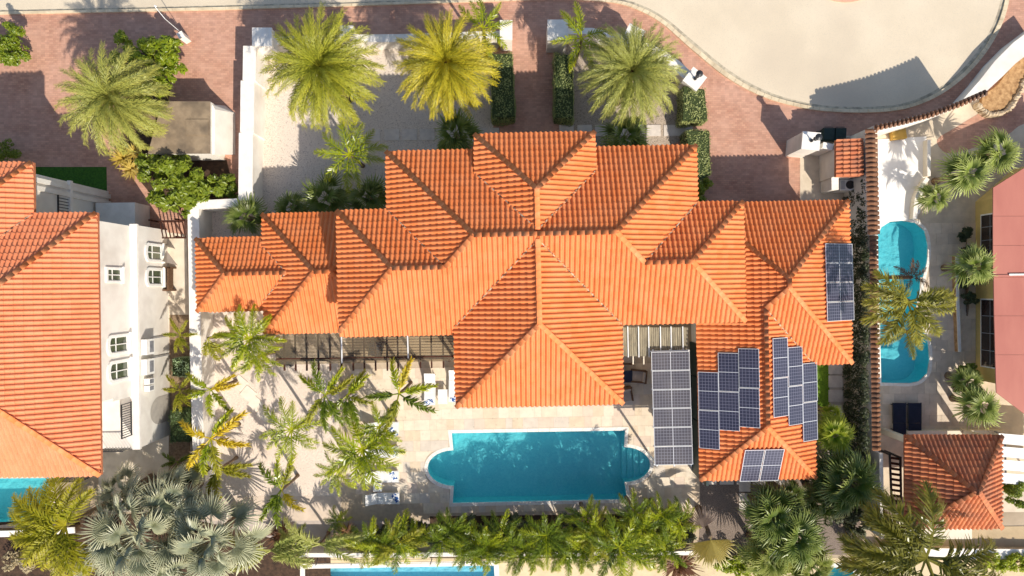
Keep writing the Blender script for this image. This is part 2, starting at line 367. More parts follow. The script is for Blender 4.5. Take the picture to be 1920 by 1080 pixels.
# foliage
date_leaf = [M_leaf('date_palm_green', lin((96,114,30)), lin((140,148,40)), tip=lin((206,196,66)), transl=.2),
             M_leaf('date_palm_yellow', lin((104,120,34)), lin((150,152,40)), tip=lin((240,212,56)), transl=.22),
             M_leaf('date_palm_olive', lin((98,112,48)), lin((140,148,66)), tip=lin((206,200,104)), transl=.2),
             M_leaf('date_palm_grey', lin((104,122,64)), lin((142,150,72)), tip=lin((206,196,90)), transl=.2)]
areca_g = M_leaf('feather_palm_green', lin((66,102,14)), lin((128,148,20)), tip=lin((206,202,44)), transl=.25, rough=.3, spec=.5)
areca_y = M_leaf('feather_palm_gold', lin((160,158,22)), lin((206,182,32)), tip=lin((230,196,60)), transl=.25)
areca_d = M_leaf('feather_palm_dark', lin((46,76,18)), lin((88,112,24)), tip=lin((150,160,44)), transl=.22, rough=.3)
areca_o = M_leaf('feather_palm_olive', lin((92,108,24)), lin((134,134,32)), tip=lin((186,176,50)), transl=.25)
fan_silver = M_leaf('silver_fan_palm', lin((112,130,114)), lin((166,172,142)), tip=lin((204,198,156)), transl=.15, rough=.4, spec=.5)
fan_green = M_leaf('fan_palm_green', lin((46,76,26)), lin((92,118,40)), tip=lin((150,158,78)), transl=.2, rough=.35, spec=.5)
fan_lime = M_leaf('fan_palm_lime', lin((104,146,20)), lin((160,180,36)), tip=lin((204,204,74)))
coco = M_leaf('coconut_frond', lin((66,78,26)), lin((112,114,38)), tip=lin((160,150,60)), rough=.35, spec=.5)
shrub_l = M_leaf('shrub_leaf_bright', lin((92,122,16)), lin((162,176,30)), tip=lin((206,206,70)), rough=.35, spec=.5)
shrub_d = M_leaf('shrub_leaf_deep', lin((60,88,18)), lin((128,146,34)), tip=lin((190,196,70)), rough=.35, spec=.5)
hedge_l = M_leaf('hedge_leaf', lin((112,124,64)), lin((150,156,92)), tip=lin((186,190,120)), transl=.15)
hedge_dk = M_leaf('hedge_leaf_dark', lin((72,96,52)), lin((98,118,66)), transl=.15)
croton = M_leaf('croton_leaf_yellow', lin((206,178,78)), lin((224,200,110)))
ivym = M_leaf('ivy_leaf', lin((54,66,36)), lin((84,88,56)), transl=.1)
redleaf = M_leaf('bromeliad_leaf', lin((110,72,54)), lin((140,104,72)))
travl = M_leaf('traveller_palm_leaf', lin((186,170,60)), lin((200,186,110)), tip=lin((214,200,140)))
# ------------------------------------------------------------------ setting: ground, road, paving, pools
TH = R(1.2)                                   # the villa stands turned by a little over a degree
def Hm(x, y, z=0.0):                          # villa frame -> world
    return (x*math.cos(TH)-y*math.sin(TH), x*math.sin(TH)+y*math.cos(TH), z)
def Hf(px, py, z=0.0):                        # picture point at height z -> villa frame
    w = W(px, py, z); return (w.x*math.cos(TH)+w.y*math.sin(TH), -w.x*math.sin(TH)+w.y*math.cos(TH), z)

pool_rect = G([(847,812),(849,943),(1176,936),(1172,807)])
def apse(c1, c2, tipx, n=14):                 # half ellipse from c1 to c2 bulging to tipx
    cx=(c1[0]+c2[0])/2; cy=(c1[1]+c2[1])/2; ry=(c2[1]-c1[1])/2; rx=tipx-cx
    return [(cx+rx*math.sin(math.pi*k/n)+ (c1[0]-cx)*math.cos(math.pi*k/n), cy-ry*math.cos(math.pi*k/n)) for k in range(n+1)]
apL = G(apse((850,844),(851,911),802)); apR = G(apse((1170,838),(1171,904),1219))
pool_outline = (G([(847,812)]) + apL + G([(849,943),(1176,936)]) + list(reversed(apR)) + G([(1172,807)]))
rp = smooth_line([(1645,440),(1652,426),(1668,416),(1690,414),(1715,418),(1733,433),(1739,460),(1738,488),(1731,516),(1724,548),(1722,580),(1728,612),(1740,645),(1742,675),(1738,700),(1722,715),(1700,719),(1675,718),(1652,718)], 4)
rpool_outline = G(rp)
rpool_holes = [G([(1645,440),(1652,426),(1668,416),(1690,414),(1715,418),(1733,433),(1739,460),(1738,490),(1733,520),(1645,520)]),
               G([(1645,519.9),(1730.5,520),(1724,548),(1722,585),(1649,585)]), G([(1649,585),(1722,585),(1729,615),(1650,615)]),
               G([(1650,615),(1731,615),(1740,645),(1742,675),(1738,700),(1722,715),(1700,719),(1675,718),(1652,718)])]
lpool = G([(-60,897),(92,896),(92,975),(-60,991)])
spool = G([(572,1066),(926,1060),(930,1120),(572,1120)])
spool2 = G(smooth_line([(1545,1090),(1548,1072),(1562,1064),(1590,1066),(1605,1080),(1608,1100),(1580,1130),(1552,1110)],4,True))
holes = [pool_rect, apL, apR] + rpool_holes + [lpool, spool, spool2]

base = [[(-300,-300),(300,-300),(300,300),(-300,300)]]
for h in holes: base = subtract(base, h)
g = MB()
for p in base: g.flat(p, 0)
tag(g.build('ground', landm, origin=(0,0,0)), kind='structure')

def sheet(name, px, mat, z=.004, kind='structure', cut=True, world=False):
    ps = [px if world else G(px)]
    if cut:
        for h in holes: ps = subtract(ps, h)
    m = MB()
    for p in ps: m.flat(p, z)
    return m.build(name, mat, origin=(0,0,0), kind=kind)

# brick paving under street front and drives
sheet('brick_pavement', [(-200,20),(960,0),(1100,-40),(2300,-40),(2300,300),(1745,240),(1640,246),(1600,262),(1502,290),(1500,420),(1290,420),(1290,440),(-200,480)], brickm, .004, cut=False)
# road with its raised kerb line
kin = smooth_line([(-200,26),(0,19),(250,14),(500,8),(760,1),(960,-5),(1060,-8),(1140,-4),(1190,5),(1245,32),(1305,82),(1370,134),(1435,170),(1500,190),(1560,199),(1640,200),(1700,192),(1755,168),(1802,132),(1838,88),(1862,45),(1876,0),(1884,-60)], 5)
kout = smooth_line([(-200,36),(0,28),(250,23),(500,17),(760,9),(960,2),(1060,0),(1134,4),(1182,14),(1237,42),(1296,93),(1362,146),(1430,182),(1500,202),(1560,210),(1642,211),(1706,202),(1764,177),(1812,140),(1850,95),(1876,48),(1890,2),(1899,-60)], 5)
road_poly = kin + [(1884,-900),(-200,-900)]
m = MB(); m.add([(x,y,.012) for x,y in G(road_poly)], [tuple(range(len(road_poly)-1,-1,-1))])
road = m.build('road', roadm, origin=(0,0,0), kind='structure')
# gutter + kerb stones
gut = MB(); gi = G([(a[0]*.55+b[0]*.45, a[1]*.55+b[1]*.45) for a, b in zip(kin, kout)]); go = G(kout); gn = G(kin)
n = len(gi)
for i in range(n-1): gut.add([(*gn[i],.013),(*gn[i+1],.013),(*gi[i+1],.03),(*gi[i],.03)], [(0,1,2,3)])
tag(gut.build('road_gutter', M('gutter_concrete', lin((206,192,166)), lin((168,156,134)), scale=3, bump=.3, c3=lin((150,140,122)), scale3=1.5), origin=(0,0,0)), kind='structure')
kerb = empty('kerb', (0,0,0)); tag(kerb, kind='structure')
acc = 0
for i in range(n-1):
    a0, a1, b0, b1 = gi[i], gi[i+1], go[i], go[i+1]
    L_ = math.dist(b0,b1); cnt = max(1, round(L_/1.0))
    for k in range(cnt):
        t0, t1 = k/cnt+.008/L_, (k+1)/cnt-.008/L_
        lp = lambda p, q, t: (p[0]+(q[0]-p[0])*t, p[1]+(q[1]-p[1])*t)
        q = [lp(a0,a1,t0), lp(a0,a1,t1), lp(b0,b1,t1), lp(b0,b1,t0)]
        if not (-31 < q[0][0] < 31 and q[0][1] < 18): continue
        mm = MB(); mm.prism(q, 0, .11+rnd(-.006,.006)); mm.build('kerb_stone', kerbm, kerb)
# round planted island of the turning circle
isl = smooth_line([(1585-44*1,-18),(1552,-2),(1585,5),(1618,-2),(1632,-20),(1620,-60),(1585,-75),(1550,-60)],5,True)
m = MB(); m.prism(G(isl), .0, .1); m.build('traffic_island', M('island_paint', lin((226,176,148)), lin((206,160,134)), scale=3), kind='structure')

# gravel front gardens
sheet('gravel_bed', [(474,80),(958,62),(925,100),(925,262),(730,300),(724,420),(500,440),(380,452),(372,386),(470,376)], gravelm, .010, cut=False)
sheet('gravel_bed', [(1066,66),(1130,72),(1240,100),(1290,150),(1282,262),(1180,300),(1072,262),(1040,110)], gravelt, .010, cut=False)
sheet('lawn', [(60,313),(200,313),(202,420),(60,420)], grassm, .010, cut=False)
sheet('planting_bed', [(232,104),(326,90),(318,180),(300,250),(285,290),(425,300),(442,368),(350,382),(330,400),(296,380),(255,330),(222,300),(232,200)], soilm, .008, cut=False)
sheet('side_path', [(185,420),(350,440),(362,960),(185,960)], M('cement_path', lin((232,218,196)), lin((214,200,178)), scale=1.2, c3=lin((196,180,158)), scale3=.6, bump=.2), .012, cut=False)
sheet('planting_bed', [(318,590),(356,590),(358,930),(316,930)], M('mulch', lin((158,134,106)), lin((120,98,76)), scale=6, bump=.8), .016, cut=False)
sheet('pebble_garden', [(372,560),(650,560),(652,945),(380,945)], sandm, .010)
sheet('terrace_strip', [(380,930),(806,930),(806,976),(380,976)], M('terrace_cement', lin((226,206,186)), lin((208,190,172)), scale=1.6, bump=.2), .014)
sheet('lower_terrace', [(300,976),(806,976),(806,1046),(300,1046)], M('lower_cement', lin((200,186,176)), lin((184,170,160)), scale=1.6, bump=.2), .010)
sheet('planting_bed', [(-100,985),(300,960),(480,1000),(620,1046),(620,1200),(-100,1200)], soilm, .020, cut=False)
sheet('planting_bed', [(806,968),(1300,962),(1300,1046),(806,1046)], soilm, .020)
sheet('gravel_bed', [(1311,880),(1600,880),(1620,1040),(1311,1040)], M('grey_gravel', lin((150,134,122)), lin((112,98,88)), scale=18, bump=.9, bscale=24, detail=8), .010)
sheet('side_path', [(1550,680),(1604,680),(1610,860),(1550,860)], M('grey_path', lin((206,192,174)), lin((186,172,154)), scale=1.5, bump=.4, bscale=30), .018)
sheet('grass_strip', [(1524,684),(1555,684),(1555,770),(1524,770)], M('bright_grass', lin((120,150,40)), lin((86,120,28)), scale=10, bump=1, bscale=36), .024)
sheet('planting_bed', [(1596,360),(1644,300),(1650,950),(1608,950)], soilm, .022)
sheet('garage_side_path', [(1500,255),(1600,255),(1600,400),(1500,400)], M('side_slab', lin((222,206,182)), lin((206,190,166)), scale=2, bump=.2), .016, cut=False)
# neighbour's patio on the right
sheet('patio', [(1640,235),(1745,210),(1930,150),(2100,160),(2100,960),(1650,960)], M('patio_cement', lin((226,208,182)), lin((206,190,166)), scale=1.2, bump=.2, c3=lin((196,180,158)), scale3=.7), .012)
sheet('white_pad', [(1645,262),(1736,256),(1736,330),(1724,400),(1700,412),(1650,440),(1645,440)], M('white_pad_paint', lin((248,244,238)), lin((240,234,226)), scale=.8), .055, cut=True)
sheet('brick_drive', smooth_line([(1757,262),(1790,240),(1840,210),(1900,180),(2000,160),(2000,215),(1920,232),(1890,252),(1850,268),(1800,285),(1770,285)],4,True), brickm, .020, cut=False)
sheet('lower_yard', [(806,1046),(2000,1046),(2000,1200),(560,1200),(560,1046)], M('yard_stone', lin((224,202,164)), lin((206,186,150)), scale=1.4, bump=.4, bscale=20), .008)
sheet('service_yard', [(1640,990),(2000,985),(2000,1035),(1640,1035)], M('yard_beige', lin((196,172,136)), lin((180,158,124)), scale=1.4, bump=.2), .03, cut=False)

def pool(name, outline, depth, fmat, wmat, level=-.09, label=None, cat='swimming pool', steps=None, shelf=None, cope=None, copem_=None):
    cx = sum(p[0] for p in outline)/len(outline); cy = sum(p[1] for p in outline)/len(outline)
    t = empty(name, (cx,cy,-depth), label, cat)
    m = MB(); n = len(outline)
    m.flat(outline, -depth); m.build('pool_floor', fmat, t)
    m = MB()
    for i in range(n):
        a, b = outline[i], outline[(i+1)%n]
        m.add([(*a,-depth),(*b,-depth),(*b,.0),(*a,.0)], [(0,1,2,3)])
    m.build('pool_wall', fmat, t)
    m = MB(); m.flat(outline, level); m.build('water_surface', wmat, t)
    if steps:
        for k, (poly, z) in enumerate(steps):
            m = MB(); m.prism(G(poly), -depth+.01, z); m.build('pool_step', fmat, t)
    return t
def coping(outline, w, t, mat, seg=.62, z0=.0, z1=.034):
    pts = list(outline); n = len(pts)
    a = sum(pts[i][0]*pts[(i+1)%n][1]-pts[(i+1)%n][0]*pts[i][1] for i in range(n))
    if a < 0: pts.reverse()
    def off(i):
        p0, p1, p2 = Vector(pts[i-1]), Vector(pts[i]), Vector(pts[(i+1)%n])
        d1 = (p1-p0).normalized(); d2 = (p2-p1).normalized()
        n1 = Vector((d1.y,-d1.x)); n2 = Vector((d2.y,-d2.x)); b = (n1+n2)
        if b.length < .2: b = n1
        b.normalize(); c = max(.5, b.dot(n1)); return p1 + b*(w/c)
    offs = [off(i) for i in range(n)]
    for i in range(n):
        a, b = Vector(pts[i]), Vector(pts[(i+1)%n]); ao, bo = offs[i], offs[(i+1)%n]
        L_ = (b-a).length; cnt = max(1, round(L_/seg))
        for k in range(cnt):
            g_ = .006/max(L_,.05); t0 = k/cnt+g_; t1 = (k+1)/cnt-g_
            q = [a.lerp(b,t0), ao.lerp(bo,t0), ao.lerp(bo,t1), a.lerp(b,t1)]
            m = MB(); m.prism([tuple(p) for p in q], z0, z1+rnd(-.002,.002)); m.build('coping_stone', mat, t)

st = []
for k, x in enumerate([1170,1180,1191,1202,1212]):
    poly = [p for p in apse((1170,838),(1171,904),1219) if p[0] >= x-.01]
    y0 = min(p[1] for p in poly); y1 = max(p[1] for p in poly)
    poly = [(x,y0)]+poly+[(x,y1)]
    st.append((poly, -.85+.15*k))
main_pool = pool('swimming_pool', pool_outline, 1.05, poolm, waterm, label='large rectangular turquoise pool with rounded ends beside the villa', steps=st)
coping(pool_outline, .2, main_pool, copem)
shelf = [(1645,440),(1652,426),(1668,416),(1700,416),(1704,440),(1700,470),(1697,520),(1700,560),(1690,600),(1668,650),(1650,655)]
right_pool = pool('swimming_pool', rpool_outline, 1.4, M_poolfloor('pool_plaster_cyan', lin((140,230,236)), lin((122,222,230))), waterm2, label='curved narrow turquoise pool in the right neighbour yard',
     steps=[([(1645,440),(1668,417),(1686,416),(1690,450),(1694,500),(1690,560),(1649,565)], -.35), ([(1651,655),(1690,655),(1696,668),(1686,676),(1652,672)], -.5)])
coping(rpool_outline, .17, right_pool, copem)
left_pool = pool('swimming_pool', lpool, 1.4, poolm, waterm, label='turquoise pool partly under the left house roof edge')
coping(lpool, .4, left_pool, M('pool_edge_cement', lin((222,208,188)), lin((206,190,170)), scale=2))
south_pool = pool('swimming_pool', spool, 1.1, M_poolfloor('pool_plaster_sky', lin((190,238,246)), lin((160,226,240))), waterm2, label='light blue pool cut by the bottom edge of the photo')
coping(spool, .28, south_pool, copem)
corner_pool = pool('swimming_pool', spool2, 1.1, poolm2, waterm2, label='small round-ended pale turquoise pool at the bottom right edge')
coping(spool2, .25, corner_pool, copem)

# travertine deck: slabs laid in courses in the villa's direction
deck = empty('pool_deck', (0,-8,0)); tag(deck, kind='structure')
sheet('deck_bed', [(634,676),(856,676),(1312,660),(1312,964),(806,976),(640,976)], M('deck_grout', lin((206,186,160)), lin((190,170,146)), scale=4), .018)
deckpoly = G([(640,678),(856,676),(1312,662),(1312,960),(800,966),(650,942)])
X0, Y0 = Hf(847,812)[:2]
def grow(poly, w_):
    c = Vector((sum(p[0] for p in poly)/len(poly), sum(p[1] for p in poly)/len(poly)))
    out = []
    for p in poly:
        d = Vector(p)-c; out.append(tuple(c + Vector((d.x+math.copysign(w_,d.x), d.y+math.copysign(w_,d.y)))))
    return out
grown = [grow(pool_rect,.2), grow(apL,.2), grow(apR,.2)]
slabs = []
y = Y0 + .2 + .61*9
row = 0
while y > -14.5:
    hrow = .61; x = X0 - .2 - .61*12 + (row % 3)*.2 - .4
    while x < 12.5:
        w_ = random.choice([.61,.61,.4,.9,.61])
        q = [Hm(x+.004,y-hrow+.004)[:2], Hm(x+w_-.004,y-hrow+.004)[:2], Hm(x+w_-.004,y-.004)[:2], Hm(x+.004,y-.004)[:2]]
        cx, cy = Hm(x+w_/2, y-hrow/2)[:2]
        x += w_
        if not all(inpoly(px_, py_, deckpoly) for px_, py_ in q): continue
        ps = [q]
        for h in grown: ps = subtract(ps, h)
        if ps: slabs.append((cx, cy, ps, len(ps) == 1 and ps[0] is q))
    y -= hrow; row += 1
# the villa and terrace roofs hide most slabs north of the eaves: keep the open ones as single parts
random.shuffle(slabs)
opens = [s_ for s_ in slabs if s_[3] and (s_[1] < -6.9 or s_[0] < -3.6)]
rest = [s_ for s_ in slabs if s_ not in opens[:300]]
wts = [0,0,0,1,1,1,2,3,4]
for s_ in opens[:300]:
    m = MB(); z = .026+rnd(-.003,.004)
    for p in s_[2]: m.prism(p, .018, z)
    m.build('travertine_slab', trav[random.choice(wts)], deck)
for mi in range(5):
    m = MB()
    for s_ in rest:
        if (hash((round(s_[0],2),round(s_[1],2))) % 5) != mi: continue
        z = .026+rnd(-.003,.004)
        for p in s_[2]: m.prism(p, .018, z)
    if m.v: m.build('travertine_slabs', trav[mi], deck, kind='stuff')

# stepping slabs: along the front of the villa, across the pebble garden, behind the solar wing
path = empty('stepping_path', (0,8,0)); tag(path, kind='structure')
def slab(px, py, w, h, ang=0, mat=slabm, par=path, z=.05):
    c = W(px,py); a = R(ang); w/=64; h/=64
    q = [(c.x+dx*math.cos(a)-dy*math.sin(a), c.y+dx*math.sin(a)+dy*math.cos(a)) for dx,dy in ((-w,-h),(w,-h),(w,h),(-w,h))]
    m = MB(); m.prism(q, .008, z+rnd(-.006,.006)); m.build('stepping_slab', mat, par)
greyslab = M('front_slab', lin((226,214,200)), lin((208,196,184)), scale=3, bump=.2)
for x in (665,699,735,768,801,834,864): slab(x, 254-(x-660)*.012, 28, 21, 1, greyslab)
for x in (906,927): slab(x, 247, 18, 14, 1, greyslab)
for x in (1062,1096,1129,1161,1195,1225,1258,1285): slab(x, 245, 27, 21, 1, greyslab)
path2 = empty('garden_path', (-16,-6,0)); tag(path2, kind='structure')
for i, (x, y) in enumerate([(450,718),(466,738),(480,757),(496,776)]): slab(x,y,24,22,-40,slabm,path2)
path3 = empty('back_path', (14,-12,0)); tag(path3, kind='structure')
for x in (1330,1362,1394,1424,1458): slab(x,901,26,14,0,greyslab,path3)
for y in (914,932,950): slab(1396,y,21,15,0,greyslab,path3)
for y in (690,715,742,770,800): slab(1566,y,26,22,0,greyslab,path3,z=.06)
path4 = empty('patio_paving', (26,-3,0)); tag(path4, kind='structure')
pv = [M('patio_slab_a', lin((224,206,184)), lin((208,190,168)), scale=2, bump=.2), M('patio_slab_b', lin((214,198,178)), lin((198,182,162)), scale=2, bump=.2), M('patio_slab_c', lin((232,214,190)), lin((214,198,176)), scale=2, bump=.2)]
y = 418; r_ = 0
rgrown = [grow(h,.18) for h in rpool_holes]
while y < 812:
    x = 1654 - (r_%2)*9
    while x < 1832:
        q = G([(x+.2,y+.2),(x+21.8,y+.2),(x+21.8,y+19.8),(x+.2,y+19.8)])
        ps = [q]
        for h in rgrown: ps = subtract(ps, h)
        if ps and x > 1650:
            m = MB(); z = .03+rnd(-.003,.003)
            for p in ps: m.prism(p, .012, z)
            m.build('patio_slab', random.choice(pv), path4)
        x += 22
    y += 20; r_ += 1

# ------------------------------------------------------------------ roofs
T = .51; CA = math.cos(math.atan(T)); SA = math.sin(math.atan(T))
TW, TL = .243, .375
PROF = [(0,-.004),(.05,-.016),(.078,.018),(.112,.056),(.155,.074),(.198,.058),(.228,.018),(.243,-.004)]
LIFT = .05
def tile_verts(jit=0):
    lo = [(a, -.012, h+LIFT+jit) for a, h in PROF]; up = [(a, TL+.004, h+jit*.4) for a, h in PROF]; lip = [(a, -.012, h+LIFT-.034) for a, h in PROF]
    n = len(PROF); vs = lo+up+lip
    fs = [(i, i+1, n+i+1, n+i) for i in range(n-1)] + [(2*n+i, 2*n+i+1, i+1, i) for i in range(n-1)]
    return vs, fs
TILE_MESH = {}
def tile_mesh(mat, k):
    key = (mat.name, k)
    if key not in TILE_MESH:
        vs, fs = tile_verts(0); me = bpy.data.meshes.new('roof_tile'); me.from_pydata(vs, [], fs); me.update(); me.materials.append(mat)
        a = me.attributes.new('tv', 'FLOAT', 'POINT')
        for d in a.data: d.value = k/7
        TILE_MESH[key] = me
    return TILE_MESH[key]

class Roof:
    """planar tiled slopes in a frame given by root; dir letter = the way the slope faces"""
    def __init__(s, root, mat, t=T, limit=300, frame=None): s.root=root; s.mat=mat; s.t=t; s.full=[]; s.part=[]; s.boxes=[]; s.caps=[]; s.limit=limit; s.vis=None; s.scale=1
        
    def h(s, x, y, skip=()):
        best = -9
        for i, b in enumerate(s.boxes):
            if i in skip: continue
            x0,x1,y0,y1,ze = b
            if x0 <= x <= x1 and y0 <= y <= y1: best = max(best, ze + s.t*min(x-x0,x1-x,y-y0,y1-y))
        return best
    def slope(s, d, eave, ze, pieces, u0=0.0, own=None):
        ca = math.cos(math.atan(s.t)); sa = math.sin(math.atan(s.t))
        up = {'N':(0,-1),'S':(0,1),'E':(-1,0),'W':(1,0)}[d]; u = {'N':(-1,0),'S':(1,0),'E':(0,1),'W':(0,-1)}[d]
        # columns run so that u x up = +z
        def P(a, q):   # a along eave, q plan distance up the slope
            if d in 'NS': return (a*u[0], eave+up[1]*q)
            return (eave+up[0]*q, a*u[1])
        n = Vector((-up[0]*sa, -up[1]*sa, ca)); U = Vector((u[0],u[1],0)); V = Vector((up[0]*ca, up[1]*ca, sa))
        for piece in pieces:
            m = len(piece); a_ = sum(piece[i][0]*piece[(i+1)%m][1]-piece[(i+1)%m][0]*piece[i][1] for i in range(m))
            if a_ < 0: piece = piece[::-1]
            if d in 'NS': As = [p[0]*u[0] for p in piece]; Qs = [(p[1]-eave)*up[1] for p in piece]
            else: As = [p[1]*u[1] for p in piece]; Qs = [(p[0]-eave)*up[0] for p in piece]
            stp = TL*ca
            clip = []
            for r in range(math.floor(min(Qs)/stp-.01), math.ceil(max(Qs)/stp)+1):
                for c in range(math.floor((min(As)-u0)/TW)-1, math.ceil((max(As)-u0)/TW)+1):
                    a0 = u0+c*TW; q0 = r*stp
                    cor = [P(a0+.01,q0+.02), P(a0+TW-.01,q0+.02), P(a0+TW-.01,q0+stp-.01), P(a0+.01,q0+stp-.01)]
                    ins = [all((piece[(i+1)%m][0]-piece[i][0])*(y-piece[i][1])-(piece[(i+1)%m][1]-piece[i][1])*(x-piece[i][0]) >= -1e-4 for i in range(m)) for x, y in cor]
                    cx, cy = P(a0+TW/2, q0+stp/2)
                    if not any(ins):
                        if not inpoly(cx, cy, piece) and not any(min(p[0] for p in cor)<=v[0]<=max(p[0] for p in cor) and min(p[1] for p in cor)<=v[1]<=max(p[1] for p in cor) for v in piece): continue
                    zc = ze + s.t*(q0+stp/2)
                    if s.h(cx, cy, own or ()) > zc+.28: continue
                    x_, y_ = P(a0, q0)
                    org = Vector((x_, y_, ze+s.t*q0))
                    mtx = Matrix((( U.x,V.x,n.x,org.x),(U.y,V.y,n.y,org.y),(U.z,V.z,n.z,org.z),(0,0,0,1)))
                    hid = s.h(cx, cy, own or ()) > zc-.02
                    if all(ins): s.full.append((zc, mtx, hid, cx, cy))
                    else: clip.append(mtx)
            if clip: s.part.append((clip, piece))
    def build_tiles(s, seen=lambda x,y: True):
        cand = sorted([f for f in s.full if not f[2] and seen(f[3],f[4])], key=lambda f: -f[0])
        step = max(1, len(cand)//s.limit)
        chosen = cand[:s.limit]; ids = {id(f) for f in chosen}
        for f in chosen:
            o = bpy.data.objects.new('roof_tile', tile_mesh(s.mat, random.randrange(8))); COL.objects.link(o); o.parent = s.root
            jt = Matrix.Rotation(R(rnd(-.8,.8)),4,'Z'); o.matrix_basis = f[1] @ jt
        vs=[]; fs=[]; tv=[]
        for f in s.full:
            if id(f) in ids: continue
            tvv, tf = tile_verts(rnd(-.004,.006)); n = len(vs); jt = f[1] @ Matrix.Rotation(R(rnd(-.8,.8)),4,'Z'); k = random.random()
            vs += [tuple(jt @ Vector(v)) for v in tvv]; fs += [tuple(i+n for i in q) for q in tf]; tv += [k]*len(tvv)
        for clip, piece in s.part:
            bm = bmesh.new(); lay = bm.verts.layers.float.new('tv')
            for mtx in clip:
                tvv, tf = tile_verts(rnd(-.004,.006)); k = random.random()
                bv = [bm.verts.new(mtx @ Vector(v)) for v in tvv]
                for b in bv: b[lay] = k
                for q in tf: bm.faces.new([bv[i] for i in q])
            m = len(piece)
            for i in range(m):
                a, b = piece[i], piece[(i+1)%m]; nx, ny = b[1]-a[1], -(b[0]-a[0]); l_ = math.hypot(nx,ny)
                if l_ < 1e-6: continue
                nx/=l_; ny/=l_
                # eave edges keep their overhanging tile lips
                bmesh.ops.bisect_plane(bm, geom=bm.verts[:]+bm.edges[:]+bm.faces[:], dist=1e-5, plane_co=(a[0]+nx*.02,a[1]+ny*.02,0), plane_no=(nx,ny,0), clear_outer=True)
            n = len(vs); bm.verts.ensure_lookup_table(); bm.verts.index_update()
            vs += [tuple(v.co) for v in bm.verts]; tv += [v[lay] for v in bm.verts]
            fs += [tuple(v.index+n for v in f_.verts) for f_ in bm.faces]; bm.free()
        me = bpy.data.meshes.new('roof_tiles'); me.from_pydata(vs, [], fs); me.update(); me.materials.append(s.mat)
        a = me.attributes.new('tv','FLOAT','POINT'); a.data.foreach_set('value', tv)
        o = bpy.data.objects.new('roof_tiles', me); COL.objects.link(o); o.parent = s.root; o['kind'] = 'stuff'
    def cap(s, a, b, w=.122):
        a = Vector(a); b = Vector(b); L_ = (b-a).length; cnt = max(1, round(L_/.36)); d = (b-a)/L_
        side = d.cross(Vector((0,0,1))).normalized(); up = side.cross(d).normalized()
        cm = hipcap if s.mat is not tile_old else s.mat; key = ('cap', cm.name, w)
        if key not in TILE_MESH:
            TILE_MESH[key] = []
            for k in range(4):
                vs=[]; fs=[]; nn = 7
                for j, (t, rr) in enumerate(((0,1.02),(1,.95))):
                    for i in range(nn): an = math.pi*i/(nn-1); vs.append((t, math.cos(an)*w*rr, math.sin(an)*w*rr*.26 + (.014 if j==0 else .0)))
                fs = [(i, i+1, nn+i+1, nn+i) for i in range(nn-1)]
                for i in range(nn): an = math.pi*i/(nn-1); vs.append((0, math.cos(an)*w*.9, math.sin(an)*w*.3-.04))
                fs += [(2*nn+i, 2*nn+i+1, i+1, i) for i in range(nn-1)]
                me = bpy.data.meshes.new('ridge_tile'); me.from_pydata(vs, [], [f[::-1] for f in fs]); me.update(); me.materials.append(cm)
                at = me.attributes.new('tv','FLOAT','POINT')
                for q in at.data: q.value = .2+k/5
                for p in me.polygons[:nn-1]: p.use_smooth = True
                TILE_MESH[key].append(me)
        for k in range(cnt):
            p = a + d*(L_*k/cnt); ln = L_/cnt*1.06
            o = bpy.data.objects.new('ridge_tile', random.choice(TILE_MESH[key])); COL.objects.link(o); o.parent = s.root
            M_ = Matrix(((d.x,side.x,up.x,p.x),(d.y,side.y,up.y,p.y),(d.z,side.z,up.z,p.z+.114+rnd(0,.004)),(0,0,0,1)))
            o.matrix_basis = M_ @ Matrix.Rotation(R(rnd(-1.3,1.3)),4,'Z') @ Matrix.Diagonal((ln,1,1,1))
    def valley(s, a, b):
        a = Vector(a); b = Vector(b); d = (b-a).normalized(); side = d.cross(Vector((0,0,1))).normalized()
        m = MB(); n = max(2, int((b-a).length/.3)); 
        for k in range(n):
            p, q = a.lerp(b,k/n), a.lerp(b,(k+1)/n); w = rnd(.02,.034)
            z = Vector((0,0,.105))
            m.add([p-side*w+z, p+side*w+z, q+side*w+z, q-side*w+z], [(0,1,2,3)])
        m.build('valley_flashing', mortar, s.root, local=True)

def decks(rf, wallmat, soffit):
    for i, (x0,x1,y0,y1,ze) in enumerate(rf.boxes):
        hw = min(x1-x0, y1-y0)/2; e = .03+.005*i
        z0 = ze-.16; z1 = ze-e; zr = ze-e+rf.t*hw
        if x1-x0 >= y1-y0: rg = [(x0+hw,(y0+y1)/2,zr),(x1-hw,(y0+y1)/2,zr)]; vert=False
        else: rg = [((x0+x1)/2,y0+hw,zr),((x0+x1)/2,y1-hw,zr)]; vert=True
        v = [(x0,y0,z0),(x1,y0,z0),(x1,y1,z0),(x0,y1,z0),(x0,y0,z1),(x1,y0,z1),(x1,y1,z1),(x0,y1,z1)]+rg
        f = [(3,2,1,0),(0,1,5,4),(1,2,6,5),(2,3,7,6),(3,0,4,7)]
        f += [(4,5,9,8),(5,6,9),(6,7,8,9),(7,4,8)] if not vert else [(4,5,8),(5,6,9,8),(6,7,9),(7,4,8,9)]
        m = MB(); m.add(v, f); m.build('roof_deck', soffit, rf.root, local=True)

